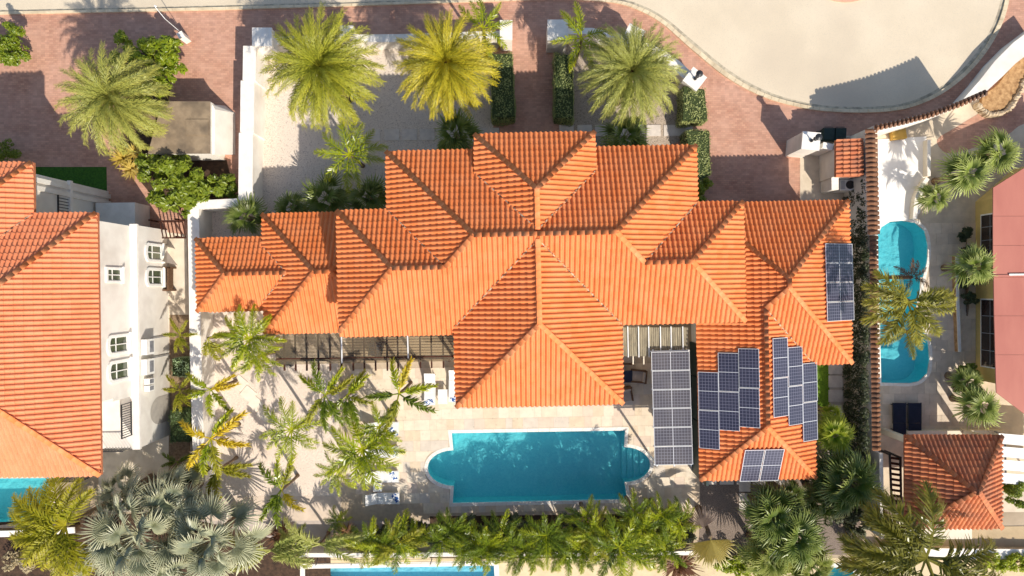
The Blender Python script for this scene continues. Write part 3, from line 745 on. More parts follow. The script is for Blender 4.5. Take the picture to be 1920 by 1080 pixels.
soffit = M('roof_board', lin((190,120,84)), lin((160,96,66)), scale=3)
villa = empty('villa', (0,0,0), 'large white villa with many-hipped bright orange tile roofs in the centre', 'house', rz=TH)
rf = Roof(villa, tilem)
ye = Hf(1000,611,6)[1]
M_x0, M_x1, M_y1 = Hf(725,330,6)[0], Hf(1306,330,6)[0], Hf(1000,279,6)[1]
A_x0, A_y1 = Hf(634,500,6)[0], Hf(690,394,6)[1]
B_x1, B_y1 = Hf(1395,500,6)[0], Hf(1330,379,6)[1]
E_x0, E_x1, E_y1 = Hf(890,290,6.65)[0], Hf(1116,290,6.65)[0], Hf(1003,250,6.65)[1]
S_x0, S_x1, S_y0 = Hf(854,700,6)[0], Hf(1167,700,6)[0], Hf(1010,760,6)[1]
hM = (M_y1-ye)/2; yrM = ye+hM; zrM = 6+T*hM
hA = (A_y1-ye)/2; yrA = ye+hA; zrA = 6+T*hA
hB = (B_y1-ye)/2; yrB = ye+hB; zrB = 6+T*hB
C_x0, C_y1, C_y0 = Hf(494,500,3.2)[0], Hf(560,400,3.2)[1], Hf(560,624,3.2)[1]
hC = (C_y1-C_y0)/2; C_x1 = C_x0+2*hC+.8; zC=3.2
D_x0, D_y1, D_y0 = Hf(369,500,2.95)[0], Hf(430,446,2.95)[1], Hf(430,583,2.95)[1]
hD = (D_y1-D_y0)/2; zD=2.95; D_x1 = C_x0+4
G_x0, G_x1 = Hf(1309,750,3.23)[0], Hf(1593,500,3.23)[0]
G_y1, G_y0 = Hf(1490,378,3.23)[1], Hf(1560,682,3.23)[1]
hG = (G_x1-G_x0)/2
K_x1, K_y0 = Hf(1527,800,3.23)[0], Hf(1420,898,3.23)[1]; hK = (K_x1-G_x0)/2
E_h = (E_x1-E_x0)/2; xE=(E_x0+E_x1)/2; zrE = 6.65+T*E_h
S_h = (S_x1-S_x0)/2; xS=(S_x0+S_x1)/2; zrS = 6+T*S_h
print('roofs', dict(hM=hM,hA=hA,hB=hB,E_h=E_h,zrE=zrE,zrM=zrM,S_h=S_h,zrS=zrS,hC=hC,hG=hG,ylen=G_y1-G_y0,hK=hK))
ext = TL*CA
# 0 main, 1 west wing, 2 east wing, 3 entrance, 4 south wing, 5 low west, 6 lowest west, 7 garage, 8 south garage
rf.boxes = [(M_x0,M_x1,ye,M_y1,6),(A_x0,M_x0+6,ye,A_y1,6),(M_x1-6,B_x1,ye,B_y1,6),(E_x0,E_x1,yrM-1,E_y1,6.65),(S_x0,S_x1,S_y0,yrM,6),
            (C_x0,C_x1,C_y0,C_y1,zC),(D_x0,D_x1,D_y0,D_y1,zD),(G_x0,G_x1,G_y0,G_y1,3.23),(G_x0,K_x1,K_y0,G_y0+3.2,3.23)]
# the entrance and south ridges run into the main ridge: treat their inner ends as unhipped
def h_fix(x, y, skip=(), b=rf.boxes, t=T):
    best = -9
    for i, (x0,x1,y0,y1,ze) in enumerate(b):
        if i in skip or not (x0<=x<=x1 and y0<=y<=y1): continue
        c = [x-x0, x1-x, y-y0, y1-y]
        if i == 3: c.pop(2)
        if i == 4: c.pop(3)
        if i == 8: c.pop(3)
        if i == 1: c.pop(1)
        if i == 2: c.pop(0)
        best = max(best, ze+t*min(c))
    return best
rf.h = h_fix
xm = M_x0+(yrA-ye); xb = M_x1-(yrB-ye)
# north slopes
rf.slope('N', M_y1, 6, [[(M_x0,M_y1),(M_x1,M_y1),(M_x1-hM,yrM),(M_x0+hM,yrM)]], own=(0,))
rf.slope('W', M_x0, 6, [[(M_x0,M_y1),(M_x0+hM,yrM),(xm,yrA),(M_x0,yrA)]], own=(0,))
rf.slope('E', M_x1, 6, [[(M_x1,M_y1),(M_x1-hM,yrM),(xb,yrB),(M_x1,yrB)]], own=(0,))
rf.slope('N', A_y1, 6, [[(A_x0,A_y1),(M_x0+4,A_y1),(M_x0+4,yrA),(A_x0+hA,yrA)]], own=(1,))
rf.slope('W', A_x0, 6, [[(A_x0,A_y1),(A_x0+hA,yrA),(A_x0,ye)]], own=(1,))
rf.slope('N', B_y1, 6, [[(M_x1-4,B_y1),(B_x1,B_y1),(B_x1-hB,yrB),(M_x1-4,yrB)]], own=(2,))
rf.slope('E', B_x1, 6, [[(B_x1,B_y1),(B_x1-hB,yrB),(B_x1,ye)]], own=(2,))
rf.slope('S', ye, 6, [[(A_x0,ye-ext),(xm,ye-ext),(xm,yrA),(A_x0+hA,yrA),(A_x0,ye)],
                      [(xm,ye),(xb,ye),(xb,yrB),(M_x1-hM,yrM),(M_x0+hM,yrM),(xm,yrA)],
                      [(xm,ye-ext),(S_x0+.3,ye-ext),(S_x0+.3,ye),(xm,ye)],
                      [(xb,ye),(B_x1,ye),(B_x1-hB,yrB),(xb,yrB)]], own=(0,1,2))
rf.slope('N', E_y1, 6.65, [[(E_x0,E_y1),(E_x1,E_y1),(xE,E_y1-E_h)]], own=(3,))
rf.slope('W', E_x0, 6.65, [[(E_x0,E_y1),(xE,E_y1-E_h),(xE,yrM),(E_x0,yrM)]], own=(3,))
rf.slope('E', E_x1, 6.65, [[(E_x1,E_y1),(xE,E_y1-E_h),(xE,yrM),(E_x1,yrM)]], own=(3,))
rf.slope('S', S_y0, 6, [[(S_x0,S_y0),(S_x1,S_y0),(xS,S_y0+S_h)]], own=(4,))
rf.slope('W', S_x0, 6, [[(S_x0,S_y0),(xS,S_y0+S_h),(xS,yrM),(S_x0,yrM)]], own=(4,))
rf.slope('E', S_x1, 6, [[(S_x1,S_y0),(xS,S_y0+S_h),(xS,yrM),(S_x1,yrM)]], own=(4,))
yC=(C_y0+C_y1)/2
rf.slope('N', C_y1, zC, [[(C_x0,C_y1),(C_x1,C_y1),(C_x1-hC,yC),(C_x0+hC,yC)]], own=(5,))
rf.slope('S', C_y0, zC, [[(C_x0,C_y0),(C_x1,C_y0),(C_x1-hC,yC),(C_x0+hC,yC)]], own=(5,))
rf.slope('W', C_x0, zC, [[(C_x0,C_y0),(C_x0,C_y1),(C_x0+hC,yC)]], own=(5,))
rf.slope('E', C_x1, zC, [[(C_x1,C_y0),(C_x1,C_y1),(C_x1-hC,yC)]], own=(5,))
yD=(D_y0+D_y1)/2
rf.slope('N', D_y1, zD, [[(D_x0,D_y1),(D_x1,D_y1),(D_x1-hD,yD),(D_x0+hD,yD)]], own=(6,))
rf.slope('S', D_y0, zD, [[(D_x0,D_y0),(D_x1,D_y0),(D_x1-hD,yD),(D_x0+hD,yD)]], own=(6,))
rf.slope('W', D_x0, zD, [[(D_x0,D_y0),(D_x0,D_y1),(D_x0+hD,yD)]], own=(6,))
xG=G_x0+hG; zG=3.23; hy=min(hG,(G_y1-G_y0)/2)
rgN=(xG,G_y1-hG); rgS=(xG,G_y0+hG)
rf.slope('N', G_y1, zG, [[(G_x0,G_y1),(G_x1,G_y1),rgN]], own=(7,))
rf.slope('E', G_x1, zG, [[(G_x1,G_y0),(G_x1,G_y1),rgN,rgS]], own=(7,))
rf.slope('W', G_x0, zG, [[(G_x0,G_y0),(G_x0,G_y1),rgN,rgS],[(G_x0,K_y0),(G_x0+hK,K_y0+hK),(G_x0+hK,G_y0+hK),(G_x0,G_y0)]], own=(7,8))
rf.slope('S', G_y0, zG, [[(G_x0+hK,G_y0+hK),(G_x0+hK,G_y0),(G_x1,G_y0),rgS]], own=(7,))
rf.slope('E', K_x1, zG, [[(K_x1,K_y0),(K_x1,G_y0+.1),(G_x0+hK,G_y0+hK),(G_x0+hK,K_y0+hK)]], own=(8,))
rf.slope('S', K_y0, zG, [[(G_x0,K_y0),(K_x1,K_y0),(G_x0+hK,K_y0+hK)]], own=(8,))
rf.build_tiles()
decks(rf, white, soffit)
c3 = rf.cap
c3((M_x0,M_y1,6),(M_x0+hM,yrM,zrM)); c3((M_x1,M_y1,6),(M_x1-hM,yrM,zrM)); c3((M_x0+hM,yrM,zrM),(M_x1-hM,yrM,zrM))
c3((xm,yrA,zrA),(M_x0+hM,yrM,zrM)); c3((xb,yrB,zrB),(M_x1-hM,yrM,zrM))
c3((A_x0,A_y1,6),(A_x0+hA,yrA,zrA)); c3((A_x0,ye-.1,5.95),(A_x0+hA,yrA,zrA)); c3((A_x0+hA,yrA,zrA),(xm,yrA,zrA))
c3((B_x1,B_y1,6),(B_x1-hB,yrB,zrB)); c3((B_x1,ye,6),(B_x1-hB,yrB,zrB)); c3((xb,yrB,zrB),(B_x1-hB,yrB,zrB))
c3((E_x0,E_y1,6.65),(xE,E_y1-E_h,zrE)); c3((E_x1,E_y1,6.65),(xE,E_y1-E_h,zrE)); c3((xE,yrM,zrE),(xE,E_y1-E_h,zrE))
c3((S_x0,S_y0,6),(xS,S_y0+S_h,zrS)); c3((S_x1,S_y0,6),(xS,S_y0+S_h,zrS)); c3((xS,S_y0+S_h,zrS),(xS,yrM-(zrM-zrS)/T,zrS))
zrC=zC+T*hC
for a in ((C_x0,C_y1),(C_x0,C_y0)): c3((*a,zC),(C_x0+hC,yC,zrC))
for a in ((C_x1,C_y1),(C_x1,C_y0)): c3((*a,zC),(C_x1-hC,yC,zrC))
c3((C_x0+hC,yC,zrC),(C_x1-hC,yC,zrC))
zrD=zD+T*hD; xDv = C_x0+(zrD-zC)/T
for a in ((D_x0,D_y1),(D_x0,D_y0)): c3((*a,zD),(D_x0+hD,yD,zrD))
c3((D_x0+hD,yD,zrD),(xDv,yD,zrD))
zrG=zG+T*hG; zrK=zG+T*hK
dN = zG+T*(B_x1-.0-G_x0)
kx = B_x1; c3((kx, G_y1-(kx-G_x0), zG+T*(kx-G_x0)), (*rgN,zrG)); c3((G_x1,G_y1,zG),(*rgN,zrG)); c3((*rgN,zrG),(*rgS,zrG)); c3((G_x1,G_y0,zG),(*rgS,zrG))
c3((G_x0+hK,G_y0+hK,zrK),(*rgS,zrG)); c3((G_x0+hK,G_y0+hK,zrK),(G_x0+hK,K_y0+hK,zrK))
c3((G_x0,K_y0,zG),(G_x0+hK,K_y0+hK,zrK)); c3((K_x1,K_y0,zG),(G_x0+hK,K_y0+hK,zrK))
# valleys
va = rf.valley
dE = (6.65-6)/T
va((E_x0, M_y1-dE, 6.65),(E_x0+min(E_h,(zrM-6.65)/T), M_y1-dE-min(E_h,(zrM-6.65)/T), min(zrE,zrM))); va((E_x1, M_y1-dE, 6.65),(E_x1-min(E_h,(zrM-6.65)/T), M_y1-dE-min(E_h,(zrM-6.65)/T), min(zrE,zrM)))
va((S_x0,ye,6),(xS,ye+S_h,zrS)); va((S_x1,ye,6),(xS,ye+S_h,zrS))
va((M_x0,A_y1,6),(xm,yrA,zrA)); va((M_x1,B_y1,6),(xb,yrB,zrB))
dd=(zC-zD)/T; va((C_x0,D_y1-dd,zC),(xDv,yD,zrD)); va((C_x0,D_y0+dd,zC),(xDv,yD,zrD))
va((K_x1,G_y0,zG),(G_x0+hK,G_y0+hK,zrK))

# walls below the eaves
def hbox(name, x0,x1,y0,y1,z0,z1, mat, par=villa):
    m = MB(); m.box(x0,x1,y0,y1,z0,z1); return m.build(name, mat, par, local=True)
o_ = .55
hbox('wall', M_x0+o_, M_x1-o_, ye+o_+.01, M_y1-o_, 0, 5.86, white)
hbox('wall', A_x0+o_, M_x0+o_+.3, ye+o_+.4, A_y1-o_, 0, 5.85, white)
hbox('wall', M_x1-o_-.3, B_x1-o_, ye+o_+.4, B_y1-o_, 0, 5.85, white)
hbox('wall', E_x0+o_, E_x1-o_, M_y1-o_-.3, E_y1-o_, 0, 6.5, white)
hbox('wall', S_x0+o_, S_x1-o_, S_y0+o_+2.2, ye+o_+.3, 0, 5.84, white)
hbox('wall', C_x0+o_, A_x0+o_+.3, C_y0+o_, C_y1-o_, 0, 3.04, white)
hbox('wall', D_x0+.35, C_x0+o_+.3, D_y0+.35, D_y1-.35, 0, 2.79, white)
hbox('wall', B_x1-o_-.2, G_x1-o_, G_y0+o_, G_y1-o_, 0, 3.07, white)
hbox('wall', G_x0+o_, B_x1-o_-.25, G_y0+.2, ye+o_+.2, 0, 3.06, white)
hbox('wall', G_x0+o_, K_x1-o_, K_y0+o_, G_y0+.15, 0, 3.05, white)
for x in (S_x0+.6, xS, S_x1-.9):
    hbox('pillar', x, x+.3, S_y0+.5, S_y0+.8, 0, 5.84, white)
# openings that show from beside: glazed doors on the south fronts, garage doors and front windows
for x in (A_x0+1.2, A_x0+3.6):
    hbox('glass_door', x, x+1.7, ye+o_+.36, ye+o_+.41, .02, 2.3, glassm)
for x in (S_x0+1.2, S_x0+3.4, S_x0+5.6): hbox('glass_door', x, x+1.6, S_y0+o_+2.15, S_y0+o_+2.21, .02, 2.4, glassm)
for x in (M_x0+1.5, M_x0+3.6, M_x1-4.8, M_x1-2.6): hbox('window', x, x+1.2, M_y1-o_-.02, M_y1-o_+.04, 3.6, 4.9, glassm)
hbox('front_door', xE-.7, xE+.7, E_y1-o_-.02, E_y1-o_+.05, 0, 2.4, darkwood)
for x in (G_x0+3.4, G_x1-3.2): hbox('garage_door', x, x+2.4, G_y1-o_-.02, G_y1-o_+.05, 0, 2.3, M('garage_door_wood', lin((150,104,70)), lin((126,84,56)), scale=4))
# ------------------------------------------------------------------ left house
LT = R(.8)
left_house = empty('left_house', (-24,-2,0), 'white two-storey house under orange tiles at the left edge of the photo', 'house', rz=LT)
LI = ROOTINV['left_house']
def Lf(px, py, z=0.0):
    v = LI @ W(px, py, z); return (v.x, v.y, v.z)
rl = Roof(left_house, tilem_l)
zL = 7.0
l2x1 = Lf(186,640,zL)[0]; l2y1 = Lf(120,400,zL)[1]; l2y0 = Lf(100,892,zL)[1]; h2 = (l2y1-l2y0)/2
l1x1 = Lf(63,350,zL)[0]; l1y1 = Lf(30,305,zL)[1]; h1 = 5.5
rl.boxes = [(l2x1-2*h2-2, l2x1, l2y0, l2y1, zL), (l1x1-11, l1x1, l1y1-14, l1y1, zL)]
LX = Lf(-25,500,zL)[0]           # tiles beyond the picture's left edge are not laid
b2 = rl.boxes[0]; y2m=(l2y0+l2y1)/2
def isect(poly, xmin):
    out=[]; m=len(poly)
    for i in range(m):
        p,q=poly[i],poly[(i+1)%m]
        if p[0]>=xmin: out.append(p)
        if (p[0]-xmin)*(q[0]-xmin)<0:
            t=(xmin-p[0])/(q[0]-p[0]); out.append((xmin,p[1]+(q[1]-p[1])*t))
    return out
rl.slope('E', l2x1, zL, [isect([(l2x1,l2y0),(l2x1,l2y1),(l2x1-h2,y2m)], LX)], own=(0,))
rl.slope('N', l2y1, zL, [isect([(l2x1,l2y1),(l2x1-h2,y2m),(LX-9,y2m),(LX-9,l2y1)], LX)], own=(0,))
rl.slope('S', l2y0, zL, [isect([(l2x1,l2y0),(l2x1-h2,y2m),(LX-9,y2m),(LX-9,l2y0)], LX)], own=(0,))
rl.slope('E', l1x1, zL, [isect([(l1x1,l1y1),(l1x1-h1,l1y1-h1),(l1x1-h1,l1y1-9),(l1x1,l1y1-9)], LX)], own=(1,))
rl.slope('N', l1y1, zL, [isect([(l1x1,l1y1),(l1x1-h1,l1y1-h1),(LX-9,l1y1-h1),(LX-9,l1y1)], LX)], own=(1,))
rl.build_tiles(); decks(rl, white, soffit)
rl.cap((l2x1,l2y1,zL),(l2x1-h2,y2m,zL+T*h2)); rl.cap((l2x1,l2y0,zL),(l2x1-h2,y2m,zL+T*h2)); rl.cap((l1x1,l1y1,zL),(l1x1-h1,l1y1-h1,zL+T*h1))
vl = min(h1, 3); rl.valley((l1x1,l2y1,zL),(l1x1-vl,l2y1-vl,zL+T*vl))
WX = l2x1-.42; WX2 = WX+.28
def lbox(name, x0,x1,y0,y1,z0,z1,mat,par=None):
    m = MB(); m.box(x0,x1,y0,y1,z0,z1); return m.build(name, mat, par or left_house, local=True)
yT = Lf(245,737,3.4)[1]
lbox('wall', WX-12, WX, yT, l2y1-.3, 3.4, 6.82, white)          # upper storey
lbox('wall', WX-12, WX-2.6, l2y0+.5, yT-.002, 3.4, 6.81, white)
lbox('wall', WX-12.1, WX2, l2y0+.45, l2y1-.25, 0, 3.3, white)   # ground storey
lbox('cornice', WX-.02, WX2+.1, l2y0+.4, l2y1-.2, 3.302, 3.48, copem)
lbox('balcony_floor', WX-2.6, WX-.021, l2y0+.46, yT-.004, 3.303, 3.42, white)
lbox('wall', WX-3, WX, yT-.16, yT-.003, 3.421, 5.2, white)
lbox('wall', l1x1-11, l1x1-.5, l2y1-1, l1y1-.4, 0, 6.8, white)
lbox('cornice', l1x1-.52, l1x1-.34, l2y1-.2, l1y1-.35, 3.5, 3.72, copem)
for py in (352,366): 
    v = Lf(120,py,3.6); lbox('pilaster', l1x1-.51, l1x1-.36, v[1]-.12, v[1]+.12, 0, 6.7, white)
lbox('terrace_wall', l1x1-.3, l1x1+1.9, l2y1-.9, l2y1+1.2, 0, 1.6, M('shade_render', lin((226,222,214)), lin((212,208,200)), scale=2))
# arched windows on the east walls: frame ring, glass, glazing bars, sill
def on_wall(px, py, X):     # picture point on the vertical plane x = X (house frame), by ray
    o = LI @ Vector((0,0,H)); p = LI @ W(px,py,0); d = p-o; t = (X-o.x)/d.x; q = o+d*t; return q.y, q.z
framem = M('window_frame_white', lin((246,244,236)), lin((236,232,224)), rough=.5)
recess_shadem = M('recess_shade_grey', lin((190,182,170)), lin((176,168,158)))
def arched_window(X, pxl, pxr, pyt, pyb, arch=True):
    yc0, z1 = on_wall(pxl, (pyt+pyb)/2, X); _, z0 = on_wall(pxr, (pyt+pyb)/2, X)
    ya, _ = on_wall((pxl+pxr)/2, pyb, X); yb_, _ = on_wall((pxl+pxr)/2, pyt, X); w = yb_-ya; c = (ya+yb_)/2
    z0 = max(.15, z0)
    def outline(w, z0, z1):
        if not arch: return [(-w/2,z0),(w/2,z0),(w/2,z1),(-w/2,z1)]
        r = w*.28; pts = [(-w/2,z0),(w/2,z0)]
        for k in range(9): a = math.pi*k/8; pts.append((w/2*math.cos(a), z1-r+r*math.sin(a)))
        return pts
    fo = outline(w, z0, z1); fi = outline(w*.76, z0+(z1-z0)*.09, z1-(z1-z0)*.12); n = len(fo)
    m = MB(); vs = [(X+.07,c+p[0],p[1]) for p in fo]+[(X+.07,c+p[0],p[1]) for p in fi]+[(X,c+p[0],p[1]) for p in fo]+[(X+.01,c+p[0],p[1]) for p in fi]
    fs = []
    for i in range(n):
        j=(i+1)%n; fs += [(i,j,n+j,n+i),(2*n+j,j,i,2*n+i),(n+i,n+j,3*n+j,3*n+i)]
    m.add(vs, fs); fr = m.build('window', framem, left_house, local=True)
    m = MB(); m.add([(X+.012,c+p[0],p[1]) for p in fi], [tuple(range(n))]); pn = m.build('pane', glassm, fr, local=True)
    m = MB(); iw = w*.76; zz0 = z0+(z1-z0)*.09; zz1 = z1-(z1-z0)*.12
    m.box(X+.013,X+.045,c-.025,c+.025,zz0,zz1); m.box(X+.013,X+.044,c-iw/2,c+iw/2,zz0+(zz1-zz0)*.62,zz0+(zz1-zz0)*.62+.04)
    m.box(X+.013,X+.046,c-iw/2-.001,c-iw/2+.04,zz0,zz1-.1); m.box(X+.013,X+.046,c+iw/2-.04,c+iw/2+.001,zz0,zz1-.1)
    m.build('glazing_bar', framem, fr, local=True)
    m = MB(); m.box(X,X+.16,c-w*.55,c+w*.55,z0-.1,z0); m.build('sill', framem, fr, local=True)
arched_window(WX2, 271, 303, 456, 491); arched_window(WX2, 272, 304, 502, 537)
arched_window(WX, 199, 240, 627, 665); arched_window(WX, 200, 242, 675, 716)
arched_window(WX, 197, 227, 501, 530, arch=False)
# wall boxes, pipes and a flat arch panel, grey painting the recess shade behind the chair
for i, py in enumerate((650,687,715,728)):
    y_, z_ = on_wall(272, py, WX2); hgt = .8 if i < 2 else .5
    big = i < 2
    ac = lbox('air_conditioner', WX2+.06, WX2+.36, y_-(.42 if big else .16), y_+(.42 if big else .16), z_-.3, z_-.3+hgt, framem)
    m = MB(); m.box(WX2+.361,WX2+.375,y_-(.3 if big else .1),y_+(.3 if big else .1),z_-.2,z_+.2); m.build('fan_grille', greym, ac, local=True)
for py in (458, 632, 668):
    y_, z_ = on_wall(300, py, WX2); m = MB(); m.tube([(WX2+.05,y_,.1),(WX2+.05,y_,2.2)],[.025,.025],6); m.build('drain_pipe', greym, left_house, local=True)
ya, _ = on_wall(285,800,WX2); yb_, _ = on_wall(285,748,WX2)
m = MB(); pts = [(WX2+.012, ya, .02)] + [(WX2+.012, (ya+yb_)/2-(yb_-ya)/2*math.cos(math.pi*k/12), 1.2+1.0*math.sin(math.pi*k/12)) for k in range(13)] + [(WX2+.012, yb_, .02)]
m.add(pts, [tuple(range(len(pts)-1,-1,-1))]); m.build('archway', recess_shadem, left_house, local=True)  # no real opening: the grey stands for the shade inside
# balcony railing with bars
y0r, _ = on_wall(238,820,WX+.1); y1r, _ = on_wall(238,758,WX+.1)
rail = lbox('railing', WX-.06, WX, y0r, y1r, 4.4, 4.46, blackm)
k = y0r
while k < y1r+.01:
    m = MB(); m.box(WX-.05,WX-.01,k-.015,k+.015,3.42,4.398); m.build('railing_bar', blackm, rail, local=True); k += (y1r-y0r)/14
m = MB(); m.box(WX-.06,WX,y0r-.02,y1r+.02,3.5,3.54); m.box(WX-.062,WX+.002,y0r-.03,y0r,3.42,4.47); m.box(WX-.062,WX+.002,y1r,y1r+.03,3.42,4.47); m.build('rail_frame', blackm, rail, local=True)
k = l2y0+.5
while k < l2y0+.51:
    for j in range(9):
        m = MB(); m.box(WX-.1-j*.16-.02,WX-.1-j*.16,l2y0+.5,l2y0+.53,3.42,4.3); m.build('railing_bar', blackm, rail, local=True)
    k += 1
m = MB(); m.box(WX-1.5,WX-.05,l2y0+.49,l2y0+.54,4.3,4.35); m.build('railing_top', blackm, rail, local=True)
y_, z_ = on_wall(120,385,l1x1-.5)
rb = lbox('railing', l1x1-.49, l1x1-.43, y_-.8, y_+.5, 4.5, 4.56, blackm)
for j in range(9): lb = MB(); lb.box(l1x1-.48,l1x1-.44,y_-.8+j*.16,y_-.77+j*.16,3.72,4.5); lb.build('railing_bar', blackm, rb, local=True)

# ------------------------------------------------------------------ garden and boundary walls
def wall_line(name, px, w, z, mat, label, cat='wall', group=None, cap=None, closed=False, z0=0.0):
    """a wall along picture points measured on its top"""
    pts = [W(x,y,z) for x,y in px]
    t = empty(name, (pts[0].x,pts[0].y,0), label, cat, group)
    m = MB(); n = len(pts)
    ls=[]; rs=[]
    for i in range(n):
        d1 = (pts[i]-pts[i-1]) if i else (pts[1]-pts[0]); d2 = (pts[i+1]-pts[i]) if i < n-1 else d1
        d1 = Vector((d1.x,d1.y)).normalized(); d2 = Vector((d2.x,d2.y)).normalized(); d = (d1+d2).normalized(); nrm = Vector((-d.y,d.x)); c = max(.4, nrm.dot(Vector((-d1.y,d1.x))))
        p = Vector((pts[i].x,pts[i].y)); ls.append(p+nrm*w/2/c); rs.append(p-nrm*w/2/c)
    for i in range(n-1):
        m.hexa([(*rs[i],z0),(*rs[i+1],z0),(*ls[i+1],z0),(*ls[i],z0)],[(*rs[i],z-.05),(*rs[i+1],z-.05),(*ls[i+1],z-.05),(*ls[i],z-.05)])
    m.build('wall_body', mat, t)
    m = MB()
    for i in range(n-1):
        f = 1.08
        a0,a1 = rs[i]*f+ls[i]*(1-f), rs[i+1]*f+ls[i+1]*(1-f); b0,b1 = ls[i]*f+rs[i]*(1-f), ls[i+1]*f+rs[i+1]*(1-f)
        m.hexa([(*a0,z-.05),(*a1,z-.05),(*b1,z-.05),(*b0,z-.05)],[(*a0,z),(*a1,z),(*b1,z),(*b0,z)])
    m.build('wall_top', cap or copem, t)
    return t, pts
wall_line('garden_wall', [(468,86),(467,150)], .62, 2.0, white, 'white garden wall segment running down from the shaded corner pillar')
wall_line('garden_wall', [(464,151),(463,248)], .66, 1.9, white, 'middle stepped segment of the long white front garden wall')
wall_line('garden_wall', [(461,249),(460,376)], .68, 1.75, white, 'lowest white wall segment ending beside the leafy tree')
wall_line('garden_wall', [(448,380),(372,384)], .42, 1.7, white, 'short white wall crossing above the west tile roof')
wall_line('boundary_wall', [(362,378),(364,500),(366,640),(370,780),(374,905)], .55, 1.75, white, 'long white boundary wall between the left house and the palm garden')
wall_line('street_wall', [(512,76),(640,72)], .38, 1.5, white, 'white street wall behind the leftmost garden date palm')
wall_line('street_wall', [(666,72),(760,71)], .38, 1.3, white, 'white street wall between the two left date palms', )
wall_line('street_wall', [(760,70),(940,64)], .34, 1.3, white, 'white street wall behind the second date palm beside the drive')
wall_line('street_wall', [(1064,58),(1110,58),(1150,66),(1180,76)], .3, 1.4, white, 'thin white street wall between the drive pillar and slanted pillar')
wall_line('street_wall', [(1205,88),(1240,102),(1268,122),(1290,142)], .5, 1.1, white, 'curved white low wall leading to the diamond shaped lamp pillar')
def pillar(px, py, w, h, ang, z, label, lamp=False, top=0.0):
    c = W(px,py,z); t = empty('gate_pillar', (c.x,c.y,0), label, 'pillar'); a = R(ang)
    def rect(w, h): return [(c.x+dx*math.cos(a)-dy*math.sin(a), c.y+dx*math.sin(a)+dy*math.cos(a)) for dx,dy in ((-w/2,-h/2),(w/2,-h/2),(w/2,h/2),(-w/2,h/2))]
    m = MB(); m.prism(rect(w*.95,h*.95), 0, z-.12); m.build('shaft', white, t)
    m = MB(); m.prism(rect(w,h), z-.12, z); m.build('cap', copem, t)
    if lamp:
        m = MB(); m.cyl(c.x,c.y,z,z+.1,.09,10); m.cyl(c.x,c.y,z+.1,z+.55,.035,8); m.build('lamp_base', blackm, t)
        m = MB(); m.cyl(c.x,c.y,z+.5,z+.6,.12,10); m.cyl(c.x,c.y,z+.6,z+.95,.1,8,.17); m.cyl(c.x,c.y,z+.95,z+1.02,.2,10,.04); m.build('lantern', blackm, t)
    return t
pillar(491,69,1.08,1.02,0,2.4,'square white corner pillar at the top of the left garden wall')
pillar(650,58,.75,.6,0,2.0,'white pillar half hidden by the leftmost garden date palm')
pillar(949,56,.7,1.1,0,1.9,'white pillar on the left of the front drive')
pillar(1046,56,1.15,1.15,0,2.1,'white pillar on the right of the front drive under palm fronds')
pillar(1186,70,1.0,1.3,-27,1.9,'slanted white pillar behind the right date palm')
pillar(1303,148,.98,.98,52,1.7,'diamond set white pillar topped by a lantern on the curved wall', lamp=True)
pillar(1521,264,1.0,.98,-5,2.3,'square white pillar with lantern beside the green bins', lamp=True)
pillar(338,65,.34,.34,30,.9,'small white lamp pillar at the corner of the top shrub')
pl = W(338,65,.9)
t = empty('lamp_post', (pl.x-.2,pl.y+.3,0), 'thin white lamp post leaning over the street kerb near the top shrub', 'lamp')
m = MB(); m.tube([(pl.x-.15,pl.y+.25,0),(pl.x-.22,pl.y+.4,2.2),(pl.x-.5,pl.y+.85,2.7)],[.022,.02,.018],6); m.build('pole', alum, t)
m = MB(); m.cyl(pl.x-.5,pl.y+.9,2.66,2.74,.07,10,.04); m.build('lamp_head', alum, t)

# concrete shed
c0 = [(305,190),(393,190),(393,288),(278,288)]
sh = empty('utility_shed', (*W(335,240)[:2],0), 'small flat-roofed shed with brown felt top beside the round date palm', 'shed')
q = G(c0, 2.05); m = MB(); m.prism([(x,y) for x,y in q], 0, 2.0); m.build('wall', white, sh)
m = MB(); m.prism([(x+(.03 if x>-18.5 else -.02),y) for x,y in q], 2.0, 2.06); m.build('roof', shedroof, sh)
q2 = G([(349,224),(391,224),(391,253),(349,253)], 2.06); m = MB(); m.prism(q2, 2.06, 2.10); m.build('roof_hatch', shedroof, sh)
q3 = G([(393,203),(419,217),(419,293),(393,291)], 0.9)
m = MB(); e = W(393,246,2.0).x
m.hexa([(e+.02,W(0,290,0).y,0),(e+.62,W(0,290,0).y,0),(e+.62,W(0,212,0).y,0),(e+.02,W(0,198,0).y,0)],[(e+.02,W(0,290,1.7).y,1.7),(e+.16,W(0,290,1.7).y,1.7),(e+.16,W(0,205,1.7).y,1.7),(e+.02,W(0,196,1.7).y,1.7)]); m.build('white_side_panel', white, sh)

